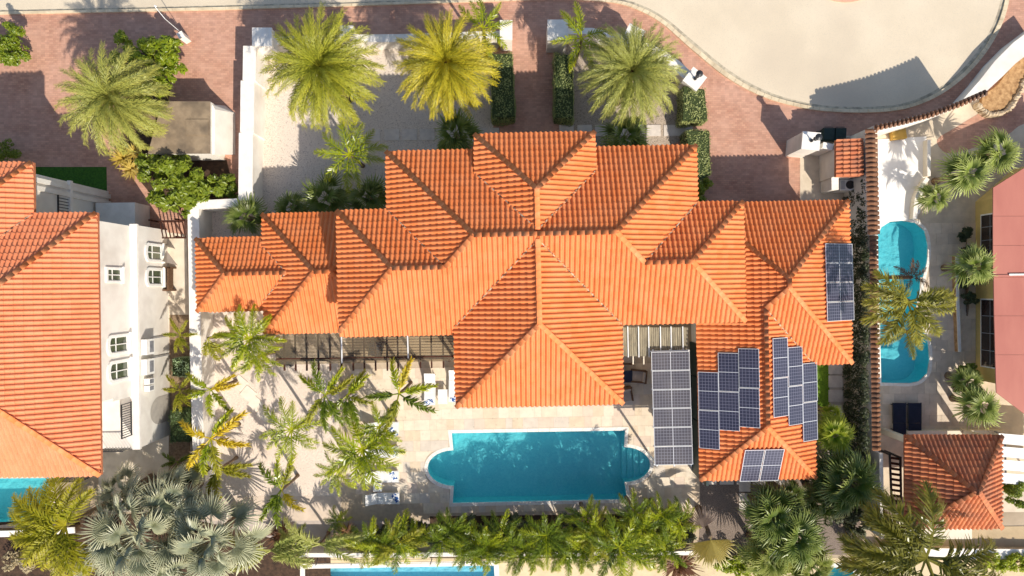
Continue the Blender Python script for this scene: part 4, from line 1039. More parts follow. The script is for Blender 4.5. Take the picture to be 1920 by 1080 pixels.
# small pergola and trellis between left house and wall
tl = empty('trellis_gate', (*W(322,430)[:2],0), 'brown slatted gate in shade under the leafy tree by the wall', 'gate')
for k in range(7):
    a = W(300+k*7,416,1.2); b = W(306+k*7,446,1.2); m = MB(); m.beam(a,b,.06,.04); m.build('slat', darkwood, tl)
m = MB(); m.beam(W(298,416,1.14),W(345,414,1.14),.07,.07); m.beam(W(304,446,1.14),W(347,446,1.14),.07,.07)
for p in ((298,416),(345,414),(347,446)): w_=W(*p); m.box(w_.x-.04,w_.x+.04,w_.y-.04,w_.y+.04,0,1.1)
m.build('gate_frame', darkwood, tl)
fo = empty('garden_bench', (*W(322,518)[:2],0), 'brown wicker bench standing by the ground floor arched windows', 'bench')
c = W(321,520)
m = MB(); m.box(c.x-.3,c.x+.3,c.y-.7,c.y+.5,.35,.45); m.build('seat', wicker, fo)
m = MB(); m.box(c.x+.22,c.x+.32,c.y-.7,c.y+.5,.452,.95); m.build('backrest', wicker, fo)
m = MB(); m.box(c.x-.32,c.x+.32,c.y+.502,c.y+.6,.0,.7); m.build('armrest', wicker, fo)
m = MB(); m.box(c.x-.32,c.x+.32,c.y-.8,c.y-.702,.0,.7); m.build('armrest', wicker, fo)
cb = empty('awning_cover', (*W(322,490)[:2],0), 'grey brown pointed cover above the wicker bench', 'cover')
m = MB(); m.add([(*W(317,470,1.0)[:2],1.3),(*W(306,490,1.0)[:2],1.1),(*W(335,498,1.0)[:2],1.1),(*W(322,493,1.0)[:2],1.5)],[(0,1,3),(0,3,2),(1,2,3)]); m.build('fabric', cushion, cb)

# tile coped walls of the right neighbour
def coped(name, px, z, label, w=.52, step=.26, tilew=.2, wallm=white, tm=tile_brown, wallw=.3):
    pts = [W(x,y,z) for x,y in px]; t = empty(name, (pts[0].x,pts[0].y,0), label, 'wall'); m = MB()
    for i in range(len(pts)-1):
        a, b = pts[i], pts[i+1]; d = (b-a).normalized(); s_ = Vector((-d.y,d.x,0))*wallw/2; dn = Vector((0,0,-.12))
        a0=Vector((a.x,a.y,0)); b0=Vector((b.x,b.y,0))
        m.hexa([a0+s_,a0-s_,b0-s_,b0+s_],[a+s_+dn,a-s_+dn,b-s_+dn,b+s_+dn])
    m.build('wall_body', wallm, t)
    vs, fs = [], []
    key=('cop',name,tm.name)
    me = bpy.data.meshes.new('coping_tile')
    nn=6; v=[]
    for side in (1,-1):
        for j,(yy,zz,rr) in enumerate(((0,.1,.8),(w/2,-.03,1.05))):
            for i in range(nn): an=math.pi*i/(nn-1); v.append((math.cos(an)*tilew/2*rr, side*yy, zz+math.sin(an)*.06-.03))
    f=[]
    for s2 in (0,1):
        o=s2*2*nn
        for i in range(nn-1): q=(o+i,o+i+1,o+nn+i+1,o+nn+i); f.append(q if s2 else q[::-1])
    me.from_pydata(v,[],f); me.update(); me.materials.append(tm); at=me.attributes.new('tv','FLOAT','POINT')
    for q in at.data: q.value=rnd(.2,.8)
    for i in range(len(pts)-1):
        a, b = pts[i], pts[i+1]; L_=(b-a).length; n=int(L_/step); an=math.atan2(b.y-a.y,b.x-a.x)
        for k in range(n):
            p=a.lerp(b,(k+.5)/n); o=bpy.data.objects.new('coping_tile',me); COL.objects.link(o); o.parent=t
            o.matrix_basis=ROOTINV[t.name] @ Matrix.Translation(p+Vector((0,0,-.02+rnd(-.01,.01)))) @ Matrix.Rotation(an+R(rnd(-4,4)),4,'Z')
    m=MB()
    for i in range(len(pts)-1): m.beam(pts[i]+Vector((0,0,-.09)),pts[i+1]+Vector((0,0,-.09)),w*.7,.06)
    m.build('coping_bed', tm, t)
    return t
coped('coped_wall', [(1634,241),(1636,340),(1639,440)], 2.9, 'tile coped white wall beside the white pad and curved pool', w=.68)
coped('coped_wall', [(1639,441),(1640,560),(1642,700),(1644,846)], 2.5, 'long narrow tile coped wall between the ivy strip and right pool', w=.5)
coped('coped_wall', [(1641,240),(1690,229),(1745,215),(1800,195),(1852,172)], 3.1, 'thin tile coped street wall above the white pad', w=.34, tilew=.16, step=.22)
# broad white street wall at the top right
m = MB(); m.prism(G([(1756,216),(1805,187),(1836,152),(1866,114),(1900,80),(1945,46),(1945,88),(1904,119),(1880,143),(1852,169),(1800,198)],1.0), 0, 1.0)
t = m.build('street_parapet', white); tag(t, 'broad white sloping parapet along the shaded pavement at top right', 'wall')
rk = empty('rock_border', (*W(1870,190)[:2],0), 'pale rock edging with ochre bed behind the white parapet at right', 'rockery')
bed = MB(); bed.prism(G([(1842,180),(1870,160),(1900,120),(1935,80),(1990,40),(2000,120),(1925,160),(1890,200),(1858,214),(1838,200)],.2), .0, .25); bed.build('ochre_bed', stone_wall, rk)
rl_ = smooth_line([(1836,198),(1850,212),(1872,214),(1892,204),(1905,186),(1915,166),(1928,140),(1945,120)],4)
for i,(x,y) in enumerate(rl_):
    c = W(x,y,.3); m=MB(); n=6; r0=rnd(.14,.24); ph=rnd(0,6)
    vs=[(c.x+r0*math.cos(ph+6.283*k/n)*rnd(.8,1.2), c.y+r0*math.sin(ph+6.283*k/n)*rnd(.8,1.2), .0) for k in range(n)]
    vs+=[(c.x+(v[0]-c.x)*.75, c.y+(v[1]-c.y)*.75, rnd(.3,.42)) for v in vs]+[(c.x,c.y,.46)]
    m.add(vs,[(k,(k+1)%n,n+(k+1)%n,n+k) for k in range(n)]+[(n+k,n+(k+1)%n,2*n) for k in range(n)]); m.build('rock', rockm, rk)
# pad edging walls
wall_line('pad_edge', [(1742,262),(1742,330)], .16, .5, cream, 'straight cream edging wall on the right of the white pad')
wall_line('pad_edge', smooth_line([(1740,334),(1728,352),(1719,375),(1716,410)],3), .2, .5, cream, 'curved cream edging wall between white pad and pool patio')
yb = MB(); yb.prism(G([(1672,242),(1698,240),(1701,259),(1675,262)],.4),0.06,.4); o=yb.build('storage_box', M('ochre_box', lin((206,166,84)), lin((184,146,70)), scale=3)); tag(o,'small ochre box on the white pad below the coped wall','box')

# small tile lean-to, its wall and air conditioner
LB = empty('lean_to', (*W(1592,296)[:2],0), 'small tiled lean-to roof beside the coped wall and green bins', 'shed')
rw = Roof(LB, tile_old, t=.22)
a = LB.location; ROOTINV['lean_to'] = Matrix.Translation(-Vector(a))
x0,y1 = [v for v in (W(1569,262,2.4).x-a.x, W(1569,262,2.4).y-a.y)]; x1,y0 = W(1614,331,2.4).x-a.x, W(1614,331,2.4).y-a.y
rw.boxes=[]; rw.h=lambda x,y,s=():-9
rw.slope('W', x0, 2.3, [[(x0,y0),(x1,y0),(x1,y1),(x0,y1)]]); rw.build_tiles()
m=MB(); m.hexa([(x0,y0,2.1),(x1,y0,2.1),(x1,y1,2.1),(x0,y1,2.1)],[(x0,y0,2.27),(x1,y0,2.27+.22*(x1-x0)),(x1,y1,2.27+.22*(x1-x0)),(x0,y1,2.27)]); m.build('roof_deck', soffit, LB, local=True)
m=MB(); m.box(x0+.1,x1-.05,y0+.08,y1-.08,0,2.09); m.build('wall', white, LB, local=True)
wall_line('side_wall', [(1543,272),(1562,276)], .3, 1.9, white, 'short white wall joining the lantern pillar to the lean-to')
wall_line('side_wall', [(1565,280),(1566,356)], .34, 1.5, white, 'low white wall left of the small tiled lean-to')
c=W(1590,346,1.2)
ac=empty('air_conditioner',(c.x,c.y,0),'white air conditioner with black round fan below the tiled lean-to','air conditioner')
m=MB(); m.box(c.x-.42,c.x+.4,c.y-.32,c.y+.3,.1,1.1); m.build('casing', framem, ac)
m=MB(); m.cyl(c.x+.16,c.y,1.1,1.16,.24,16); m.build('fan', blackm, ac)
m=MB(); [m.box(c.x-.36+i*.07,c.x-.33+i*.07,c.y-.25,c.y+.25,1.1,1.12) for i in range(4)]; m.build('grille', greym, ac)
for i,(x,lab) in enumerate(((1555,'dark green wheelie bin standing next to the lantern pillar'),(1577,'dark green wheelie bin on the right, against the lean-to'))):
    c=W(x,250,1.05); b=empty('wheelie_bin',(c.x,c.y,0),lab,'bin','bins by the lantern pillar')
    m=MB(); s_=.26; S_=.31
    m.hexa([(c.x-s_,c.y-s_,.06),(c.x+s_,c.y-s_,.06),(c.x+s_,c.y+s_,.06),(c.x-s_,c.y+s_,.06)],[(c.x-S_,c.y-S_-.05,.95),(c.x+S_,c.y-S_-.05,.95),(c.x+S_,c.y+S_,.95),(c.x-S_,c.y+S_,.95)]); m.build('body', darkgreen, b)
    m=MB(); m.hexa([(c.x-.33,c.y-.38,.96),(c.x+.33,c.y-.38,.96),(c.x+.33,c.y+.33,.96),(c.x-.33,c.y+.33,.96)],[(c.x-.3,c.y-.34,1.02),(c.x+.3,c.y-.34,1.02),(c.x+.3,c.y+.3,1.08),(c.x-.3,c.y+.3,1.08)]); m.build('lid', darkgreen, b)
    m=MB(); m.tube([(c.x-.25,c.y+.37,.98),(c.x+.25,c.y+.37,.98)],[.02,.02],6); m.build('handle', blackm, b)
    for sx in (-.27,.27): m=MB(); m.tube([(c.x+sx-.03,c.y+.25,.1),(c.x+sx+.03,c.y+.25,.1)],[.1,.1],10); m.build('wheel', blackm, b)

# ------------------------------------------------------------------ solar panels
PANEL = {}
def panel(quad, fplane, label, group, axis='Y'):
    nrm = getattr(fplane,'nrm',None)
    """quad = picture corners tl,tr,br,bl; fplane(px,py) -> world point on the roof"""
    c = [fplane(*p) for p in quad]
    u = ((c[1]-c[0])+(c[2]-c[3]))/2; v = ((c[0]-c[3])+(c[1]-c[2]))/2; ctr = sum(c, Vector())/4
    if u.length > v.length: u, v = v, -u
    w, l = u.length, v.length; u.normalize(); n = u.cross(v).normalized(); v = n.cross(u)
    if n.z < 0: n = -n
    n = n if nrm is None else nrm
    e = Vector((math.cos(TH),math.sin(TH),0)) if axis == 'X' else Vector((-math.sin(TH),math.cos(TH),0))
    if abs(u.dot(e)) > abs(v.dot(e)): u = e if u.dot(e) > 0 else -e; v = n.cross(u)
    else: v = e if v.dot(e) > 0 else -e; u = v.cross(n)
    smat = solar_hazy if 'terrace array' in (group or '') else solarm; key = (round(w,1), round(l,1), smat.name)
    if key not in PANEL:
        w0, l0 = key[:2]
        a=MB(); e=.022
        for q in ((-w0/2,w0/2,-l0/2,-l0/2+e),(-w0/2,w0/2,l0/2-e,l0/2),(-w0/2,-w0/2+e,-l0/2+e,l0/2-e),(w0/2-e,w0/2,-l0/2+e,l0/2-e)): a.box(*q,-.02,.02)
        b=MB(); b.box(-w0/2+e,w0/2-e,-l0/2+e,l0/2-e,-.012,.012)
        r=MB(); r.box(-w0*.45,w0*.45,-l0*.3,-l0*.3+.04,-.1,-.021); r.box(-w0*.45,w0*.45,l0*.3,l0*.3+.04,-.1,-.021)
        ms=[]
        for nm, mb, mt in (('frame',a,alum),('glass',b,smat),('mounting_rail',r,alum)):
            me=bpy.data.meshes.new(nm); me.from_pydata(mb.v,[],mb.f); me.update(); me.materials.append(mt); ms.append((nm,me))
        PANEL[key]=ms
    t=bpy.data.objects.new('solar_panel',None); COL.objects.link(t); tag(t,label,'solar panel',group)
    p=ctr+n*.14
    t.matrix_basis=Matrix(((u.x,v.x,n.x,p.x),(u.y,v.y,n.y,p.y),(u.z,v.z,n.z,p.z),(0,0,0,1))) @ Matrix.Diagonal((w/key[0]*1.003,l/key[1]*1.004,1,1))
    for nm, me in PANEL[key]:
        o=bpy.data.objects.new(nm,me); COL.objects.link(o); o.parent=t
def plane_ray(d, eave, ze, t=T):
    # villa-frame plane; returns function picture point -> world point
    def f(px,py):
        # iterate height
        z=ze+1
        for _ in range(20):
            x,y,_z=Hf(px,py,z); q={'W':x-eave,'E':eave-x,'S':y-eave,'N':eave-y}[d]; z=.5*z+.5*(ze+t*q)
        return Vector(W(px,py,z))
    g={'W':(-1,0),'E':(1,0),'S':(0,-1)}[d]; nv=Vector((g[0]*t,g[1]*t,1)).normalized(); f.nrm=Matrix.Rotation(TH,3,'Z') @ nv
    return f
fW=plane_ray('W',G_x0,zG); fE=plane_ray('E',K_x1,zG); fE2=plane_ray('E',G_x1,zG); fS=plane_ray('S',K_y0,zG)
def col(f,x0,x1,ys,labs,group,sk=0):
    for i in range(len(ys)-1):
        panel([(x0+sk*i,ys[i]+.6),(x1+sk*i,ys[i]+.2),(x1+sk*(i+1),ys[i+1]-1.0),(x0+sk*(i+1),ys[i+1]-.6)],f,labs[i],group)
g_='solar panels on the west slope of the solar wing'
col(fW,1310,1348,(697,769,841),('upper panel of the outermost column on the solar wing west slope','lower panel of the outermost column on the solar wing west slope'),g_,1)
col(fW,1347.5,1386,(661,734,807),('upper panel of the middle column on the solar wing west slope','lower panel of the middle column on the solar wing west slope'),g_,.7)
col(fW,1385.5,1424,(653,727,801),('upper panel of the column nearest the ridge, solar wing west slope','lower panel of the column nearest the ridge, solar wing west slope'),g_,.7)
g_='solar panels on the east slope of the solar wing'
col(fE,1445,1472.5,(633,708,781),('upper panel of the east slope column nearest the long ridge','lower panel of the east slope column nearest the long ridge'),g_,.6)
col(fE,1473.5,1500,(650,723,796),('upper panel of the middle column on the east slope','lower panel of the middle column on the east slope'),g_,.5)
col(fE,1501,1527.5,(680,753,826),('upper panel of the east slope column along the eave above grass','lower panel of the east slope column along the eave above grass'),g_,.3)
g_='solar panels on the garage east slope'
col(fE2,1543,1593,(457,493.5,529.5,566,602),('top panel of the four stacked on the garage east slope','second panel from the top on the garage east slope','third panel from the top on the garage east slope','bottom panel of the four stacked on the garage east slope'),g_,1)
g_='solar panels on the south hip of the solar wing'
panel([(1393,841),(1428.5,840),(1424,898),(1388,899)],fS,'left panel of the pair on the small south hip',g_,'X'); panel([(1430.5,840),(1466,839),(1460,897),(1425.5,898)],fS,'right panel of the pair on the small south hip',g_,'X')
# terrace array on posts
zc=2.95
cf=lambda px,py: Vector(W(px,py,zc-.14))
ys=[659,694.5,730,765,800.5,836,871]
nm_=['first panel at the roof end of the terrace array','second panel from the roof end of the terrace array','third panel from the roof end of the terrace array','fourth panel from the roof end of the terrace array','fifth panel from the roof end, next to last over the terrace','last panel at the pool end of the terrace array']
for i in range(6):
    s0=i*1.15; s1=(i+1)*1.15
    panel([(1220+s0,ys[i]+1),(1291+s0,ys[i]-1),(1291+s1,ys[i+1]-2),(1220+s1,ys[i+1])],cf,nm_[i],'solar panels of the terrace array')
ct=empty('panel_canopy',(*W(1258,765)[:2],0),'white metal canopy frame carrying six solar panels beside the pool','canopy')
for x_ in (1224,1256,1288):
    m=MB(); m.beam(W(x_,655,2.78),W(x_+8,874,2.78),.06,.08); m.build('beam', alum, ct)
for i in range(7):
    m=MB(); m.beam(W(1219+i*1.15,ys[i],2.84),W(1293+i*1.15,ys[i]-2,2.84),.07,.05); m.build('crossbar', alum, ct)
for p in ((1224,662),(1288,660),(1232,868),(1297,866)):
    w_=W(*p,2.7); m=MB(); m.box(w_.x-.05,w_.x+.05,w_.y-.05,w_.y+.05,0,2.74); m.build('post', alum, ct)

# ------------------------------------------------------------------ pergolas against the villa
pg=empty('pergola',(*W(680,655)[:2],0),'long dark slatted pergola along the left terrace of the villa','pergola')
zP=2.55
raf=[533,554,575,597,619,640,662,683,704,726,746,766,788,809,831]
for i,x in enumerate(raf):
    y1_=695 if i<12 else 690
    a=W(x-1,618,zP); b=W(x+.5,y1_,zP)
    m=MB(); m.beam(a,b,.075,.14); m.build('rafter', darkwood, pg)
slatm=M('grey_brown_slat', lin((112,98,80)), lin((88,76,62)), scale=5)
for k in range(20):
    yy=628+k*2.6; m=MB(); m.beam(W(517,yy,zP+.1),W(637,yy-1.2,zP+.1),.028,.03); m.build('slat', slatm, pg)
for k in range(9):
    yy=632+k*5.2; m=MB(); m.beam(W(642,yy,zP+.1),W(850,yy-2.2,zP+.1),.034,.035); m.build('slat', darkwood, pg)
m=MB(); m.beam(W(517,673,zP+.12),W(852,668,zP+.12),.07,.07); m.build('crossbeam', darkwood, pg)
m=MB(); m.beam(W(517,622,zP-.12),W(850,617,zP-.12),.1,.16); m.build('ledger', darkwood, pg)
m=MB(); m.beam(W(517,676,zP-.16),W(850,671,zP-.16),.12,.16); m.build('edge_beam', darkwood, pg)
for x in (520,640,766,842):
    w_=W(x,676,zP-.2); m=MB(); m.box(w_.x-.07,w_.x+.07,w_.y-.07,w_.y+.07,0,zP-.24); m.build('post', darkwood, pg)
for x,y0_,y1_ in ((641,624,681),(765,622,672)):
    m=MB(); m.beam(W(x-1,y0_,zP+.2),W(x+.5,y1_,zP+.2),.07,.06); m.build('gutter_pipe', alum, pg)
m=MB(); qq=G([(517,621),(850,616),(852,677),(517,684)],zP+.14); m.prism(qq,zP+.14,zP+.152); m.build('roof_sheet', sheetm, pg)
p2=empty('corrugated_canopy',(*W(1225,640)[:2],0),'grey corrugated sheet canopy between south wing and solar wing','canopy')
corr=M('corrugated_grey_sheet', lin((160,148,122)), lin((112,104,86)), scale=5, stretch=(3,.25,1), rough=.5)
xx=1168.0; k=0
while xx<1288:
    m=MB(); a=W(xx,614,2.75+.02*(k%2)); b=W(xx+3.4,614,2.75+.02*(k%2)); c_=W(xx+3.6,668,2.6+.02*(k%2)); d_=W(xx+.2,668,2.6+.02*(k%2))
    hh=Vector((0,0,.03)); m.hexa([d_-hh,c_-hh,b-hh,a-hh],[d_,c_,b,a]); m.build('sheet_rib', corr, p2); xx+=4.1; k+=1
for x in (1177,1197,1216,1238,1258,1280):
    m=MB(); m.beam(W(x,612,2.82),W(x+1,670,2.68),.05,.04); m.build('batten', alum, p2)
for x in (1187,1207):
    m=MB(); m.beam(W(x,640,2.5),W(x,683,2.45),.06,.08); m.build('rafter_tail', cream, p2)
for x in (1178,1282):
    w_=W(x,664,2.5); m=MB(); m.box(w_.x-.05,w_.x+.05,w_.y-.05,w_.y+.05,0,2.5); m.build('post', darkwood, p2)
for y0_,y1_ in ((640,700),(702,780),(782,884)):
    m=MB(); m.box(G_x0+.42,G_x0+.545,Hf(1300,y1_)[1],Hf(1300,y0_)[1],.05,2.95); m.build('shaded_screen', darkgreen, villa, local=True)  # dark panels paint the shaded wall face along with its dark screens
nb=MB(); nb.prism(G([(1302,626),(1311,626),(1316,884),(1306,884)]),.0,.9); o=nb.build('shaded_strip', darkgreen); tag(o,'narrow dark green strip for the shaded screens between terrace array and solar wing','screen')  # low dark block added for the same shaded strip

# ------------------------------------------------------------------ furniture
def lounger(px,py,ang,label,group,mat=clothw,fr=alum,L=1.95,Wd=.66,back=35,group2=None):
    c=W(px,py,.35); t=empty('sun_lounger',(c.x,c.y,0),label,'sun lounger',group,rz=R(ang))
    def B(name,x0,x1,y0,y1,z0,z1,mt,rot=None):
        m=MB(); m.box(x0,x1,y0,y1,z0,z1)
        if rot:
            ox,oz,a=rot; m.v=[(ox+(x-ox)*math.cos(a)-(z-oz)*math.sin(a)*-1*-1, y, oz+(x-ox)*math.sin(a)+(z-oz)*math.cos(a)) for x,y,z in m.v]
        return m.build(name,mt,t,local=True)
    B('seat',-L*.14,L/2,-Wd/2+.04,Wd/2-.04,.3,.34,mat)
    B('side_rail',-L*.16,L/2+.02,-Wd/2,-Wd/2+.035,.27,.33,fr); B('side_rail',-L*.16,L/2+.02,Wd/2-.035,Wd/2,.27,.33,fr)
    # backrest hinged at -L*.14 rising to the head end
    m=MB(); a=R(back); lb=L*.38
    hx=-L*.15; ex=hx-lb*math.cos(a); ez=.33+lb*math.sin(a)
    m.hexa([(ex,-Wd/2+.02,ez-.03),(hx,-Wd/2+.02,.3),(hx,Wd/2-.02,.3),(ex,Wd/2-.02,ez-.03)],[(ex,-Wd/2+.02,ez+.015),(hx,-Wd/2+.02,.345),(hx,Wd/2-.02,.345),(ex,Wd/2-.02,ez+.015)])
    m.build('backrest',mat,t,local=True)
    for x in (-L*.36,L*.44):
        for y in (-Wd/2+.05,Wd/2-.05):
            m=MB(); m.box(x-.02,x+.02,y-.02,y+.02,.0,.27); m.build('leg',fr,t,local=True)
    for y in (-Wd/2+.05,Wd/2-.05):
        m=MB(); m.box(-L*.4,-L*.15,y-.018,y+.018,.272,.299); m.build('rear_rail',fr,t,local=True)
    return t
def towel(px,py,ang,label,l=.55,w=.28,group='towels on the loungers'):
    c=W(px,py,.4); t=MB(); a=R(ang)
    n=6
    vs=[];fs=[]
    for i in range(n+1):
        for j in range(3):
            x=-l/2+l*i/n; y=-w/2+w*j/2; z=.36+.025*math.sin(i*1.7+j)
            vs.append((c.x+x*math.cos(a)-y*math.sin(a),c.y+x*math.sin(a)+y*math.cos(a),z))
    m=len(vs); vs+=[(v[0],v[1],.345) for v in vs]
    for i in range(n):
        for j in range(2): q=(i*3+j,(i+1)*3+j,(i+1)*3+j+1,i*3+j+1); fs.append(q); fs.append(tuple(m+k for k in q[::-1]))
    for i in range(n): fs.append((i*3,m+i*3,m+(i+1)*3,(i+1)*3)); fs.append((i*3+2,(i+1)*3+2,m+(i+1)*3+2,m+i*3+2))
    for j in range(2): fs.append((j,j+1,m+j+1,m+j)); fs.append((n*3+j,m+n*3+j,m+n*3+j+1,n*3+j+1))
    t.add(vs,fs); o=t.build('towel',towelm); tag(o,label,'towel',group)
gl='white sun loungers around the main pool'
lounger(806,728,-91,'white lounger standing left of the white table on the terrace',gl); towel(803,755,25,'blue patterned towel on the lounger left of the white table')
lounger(852,722,-91,'white lounger half tucked under the south wing eave',gl); towel(854,748,20,'blue patterned towel beside the south wing corner')
lounger(716,802,0,'white lounger mostly hidden under the biggest garden palm',gl); towel(738,811,-50,'blue patterned towel just right of the biggest garden palm top')
lounger(716,848,0,'white lounger poking out right of the palm crown',gl); towel(738,847,-60,'blue patterned towel on the lounger poking out of the palm')
lounger(716,894,0,'fully visible white lounger in sun above the small white table',gl); towel(737,893,-60,'blue patterned towel on the sunlit lounger')
lounger(717,935,0,'white lounger in the palm shade at the deck end',gl); towel(741,934,-60,'dark blue patterned towel on the shaded lounger')
def side_table(px,py,w,h,z,label,mat=clothw):
    c=W(px,py,z); t=empty('side_table',(c.x,c.y,0),label,'table'); m=MB(); m.box(c.x-w/2,c.x+w/2,c.y-h/2,c.y+h/2,z-.04,z); m.build('table_top',mat,t)
    for dx in (-1,1):
        for dy in (-1,1): m=MB(); x=c.x+dx*(w/2-.04); y=c.y+dy*(h/2-.04); m.box(x-.02,x+.02,y-.02,y+.02,0,z-.041); m.build('leg',alum,t)
side_table(830,744,.55,.85,.5,'white low table between the two terrace loungers'); side_table(708,914,.5,.48,.45,'small square white table between the two lowest loungers')
def armchair(px,py,ang,label,seatm=cushion,frm=wicker,w=.85,d=.75):
    c=W(px,py,.5); t=empty('armchair',(c.x,c.y,0),label,'armchair',rz=R(ang))
    for nm,b,mt in (('seat_frame',(-w/2,w/2,-d/2,d/2,.1,.3),frm),('backrest',(w/2-.1,w/2,-d/2,d/2,.302,.75),frm),('armrest',(-w/2,w/2-.101,-d/2,-d/2+.08,.302,.55),frm),('armrest',(-w/2,w/2-.101,d/2-.08,d/2,.302,.55),frm),
        ('seat_cushion',(-w/2+.02,w/2-.2,-d/2+.09,d/2-.09,.303,.43),seatm),('back_cushion',(w/2-.2,w/2-.102,-d/2+.09,d/2-.09,.31,.78),seatm)):
        m=MB(); m.box(*b); m.build(nm,mt,t,local=True)
    for x in (-w/2+.05,w/2-.05):
        for y in (-d/2+.05,d/2-.05): m=MB(); m.box(x-.025,x+.025,y-.025,y+.025,0,.099); m.build('leg',frm,t,local=True)
armchair(1198,706,-5,'taupe cushioned wicker armchair in the open between roof and array')
armchair(1174,740,100,'taupe armchair half hidden by the south wing eave')
armchair(1172,672,180,'pale cushioned armchair under the corrugated canopy edge')
armchair(286,775,160,'brown rattan chair in the shaded archway of the left house',w=.6,d=.55)
side_table(1174,706,.7,.7,.5,'dark blue patterned low table beside the south wing eave',mat=navy)
lounger(1687,785,90,'left one of two dark padded loungers beside the right pool','dark loungers by the right pool',mat=navy,fr=blackm,back=0,Wd=.78,L=1.8); lounger(1716,785,90,'right one of two dark padded loungers beside the right pool','dark loungers by the right pool',mat=navy,fr=blackm,back=0,Wd=.78,L=1.8)
pgx=[(537,672,'small dark seat under the left end of the slatted pergola'),(704,655,'dark cushioned seat under the middle of the slatted pergola')]
for x,y,lb in pgx: armchair(x,y,80,lb,seatm=navy,frm=blackm)

# ------------------------------------------------------------------ right neighbour: house, gazebo, screens
rh=empty('right_house',(*W(1900,540)[:2],0),'low ochre house with salmon sheet roof at the right edge','house')
zr=2.9
roofpoly=G([(1862,352),(1922,314),(2100,210),(2100,900),(1922,777),(1868,736),(1862,517)],zr)
rw_=MB()
m=MB(); 
# roof sheets in courses
ys_=[300,395,440,516,592,668,745,800]
def lx(y): return 1862 if y<700 else 1862+(y-516)*.028
for i in range(3):
    pass
sheets=[[(1862,352),(1922,314),(1922,405),(1862,405)],[(1862,405.5),(1922,405.5),(1922,460),(1862,460)],[(1862,460.5),(1922,460.5),(1922,515),(1862,515)],
        [(1863,520),(1922,520),(1922,592),(1864,592)],[(1864,592.5),(1922,592.5),(1922,665),(1866,665)],[(1866,665.5),(1922,665.5),(1922,777),(1868,736)]]
for s_ in sheets:
    for dx in (0,1):
        q=[(x if dx==0 else x+60+ (30 if x>1900 else 1), y) for x,y in s_]
        if dx: q=[(1922.4,q[0][1] if False else s_[1][1]),(2060,s_[1][1]-60 if s_[1][1]<320 else s_[1][1]),(2060,s_[2][1]),(1922.4,s_[2][1])]
        m=MB(); m.prism(G(q,zr),zr-.05,zr+rnd(0,.01)); m.build('roof_sheet', salmon, rh)
m=MB(); m.prism(G([(1866,358),(2050,240),(2050,860),(1920,770),(1872,732)],zr-.05),zr-.14,zr-.052); m.build('roof_deck', cream, rh)
m=MB(); m.prism(G([(1862,515.4),(2060,513),(2060,519),(1863,519.6)],zr),zr-.05,zr+.04); m.build('ridge_strip', salmon, rh)
m=MB(); m.beam(W(1892,515,zr+.06),W(1990,514,zr+.06),.1,.03); m.build('white_flashing', copem, rh)
wx=W(1862,500,zr).x+1.0
m=MB(); m.prism([(wx,W(0,366,zr).y),(wx+2.2,W(0,300,zr).y),(wx+9,W(0,300,zr).y),(wx+9,W(0,730,zr).y),(wx,W(0,725,zr).y)],0,zr-.142); m.build('wall', yellowm, rh)
for y0_,y1_ in ((400,500),(560,690)):
    a,b=W(0,y0_,1.2).y,W(0,y1_,1.2).y; m=MB(); m.box(wx-.04,wx-.002,b,a,.5,2.2); f=m.build('window', framem, rh)
    m=MB(); m.box(wx-.05,wx-.041,b+.08,a-.08,.58,2.12); m.build('pane', M('dark_glass',lin((44,34,34)),lin((60,48,44)),rough=.1,spec=.7), f)
    m=MB(); n=4
    for i in range(1,n): yy=b+(a-b)*i/n; m.box(wx-.06,wx-.051,yy-.02,yy+.02,.58,2.12)
    m.box(wx-.062,wx-.0515,b+.08,a-.08,1.3,1.34); m.build('glazing_bar', greym, f)
wall_line('planter_wall',[(1795,480),(1796,560),(1800,660)],.14,.4,stone_wall,'low stone edging of the dark bed before the right house')
gz=empty('gazebo',(*W(1787,903)[:2],0),'square gazebo with weathered orange tile hip roof at lower right','gazebo')
rg=Roof(gz,tile_old,t=.74,limit=300)
zg=2.9; gc=gz.location
gx0,gy1=W(1697,816,zg).x-gc.x,W(1697,816,zg).y-gc.y; gx1,gy0=W(1877,990,zg).x-gc.x,W(1877,990,zg).y-gc.y
cx_,cy_=(gx0+gx1)/2,(gy0+gy1)/2; hh=min(gx1-gx0,gy1-gy0)/2
rg.h=lambda x,y,s=():-9
rg.boxes=[(gx0,gx1,gy0,gy1,zg)]
if gx1-gx0>=gy1-gy0: A_,B_=(gx0+hh,cy_),(gx1-hh,cy_)
else: A_,B_=(cx_,gy1-hh),(cx_,gy0+hh)
wide=gx1-gx0>=gy1-gy0
if wide:
    rg.slope('N',gy1,zg,[[(gx0,gy1),(gx1,gy1),B_,A_]]); rg.slope('S',gy0,zg,[[(gx0,gy0),(gx1,gy0),B_,A_]]); rg.slope('W',gx0,zg,[[(gx0,gy0),(gx0,gy1),A_]]); rg.slope('E',gx1,zg,[[(gx1,gy0),(gx1,gy1),B_]])
    ends=((gx0,gy1,A_),(gx0,gy0,A_),(gx1,gy1,B_),(gx1,gy0,B_))
else:
    rg.slope('N',gy1,zg,[[(gx0,gy1),(gx1,gy1),A_]]); rg.slope('S',gy0,zg,[[(gx0,gy0),(gx1,gy0),B_]]); rg.slope('W',gx0,zg,[[(gx0,gy0),(gx0,gy1),A_,B_]]); rg.slope('E',gx1,zg,[[(gx1,gy0),(gx1,gy1),A_,B_]])
    ends=((gx0,gy1,A_),(gx1,gy1,A_),(gx0,gy0,B_),(gx1,gy0,B_))
rg.build_tiles(); decks(rg,white,soffit)
for x,y,e in ends: rg.cap((x,y,zg),(*e,zg+.74*hh),w=.13)
if math.dist(A_,B_)>.05: rg.cap((*A_,zg+.74*hh),(*B_,zg+.74*hh),w=.13)
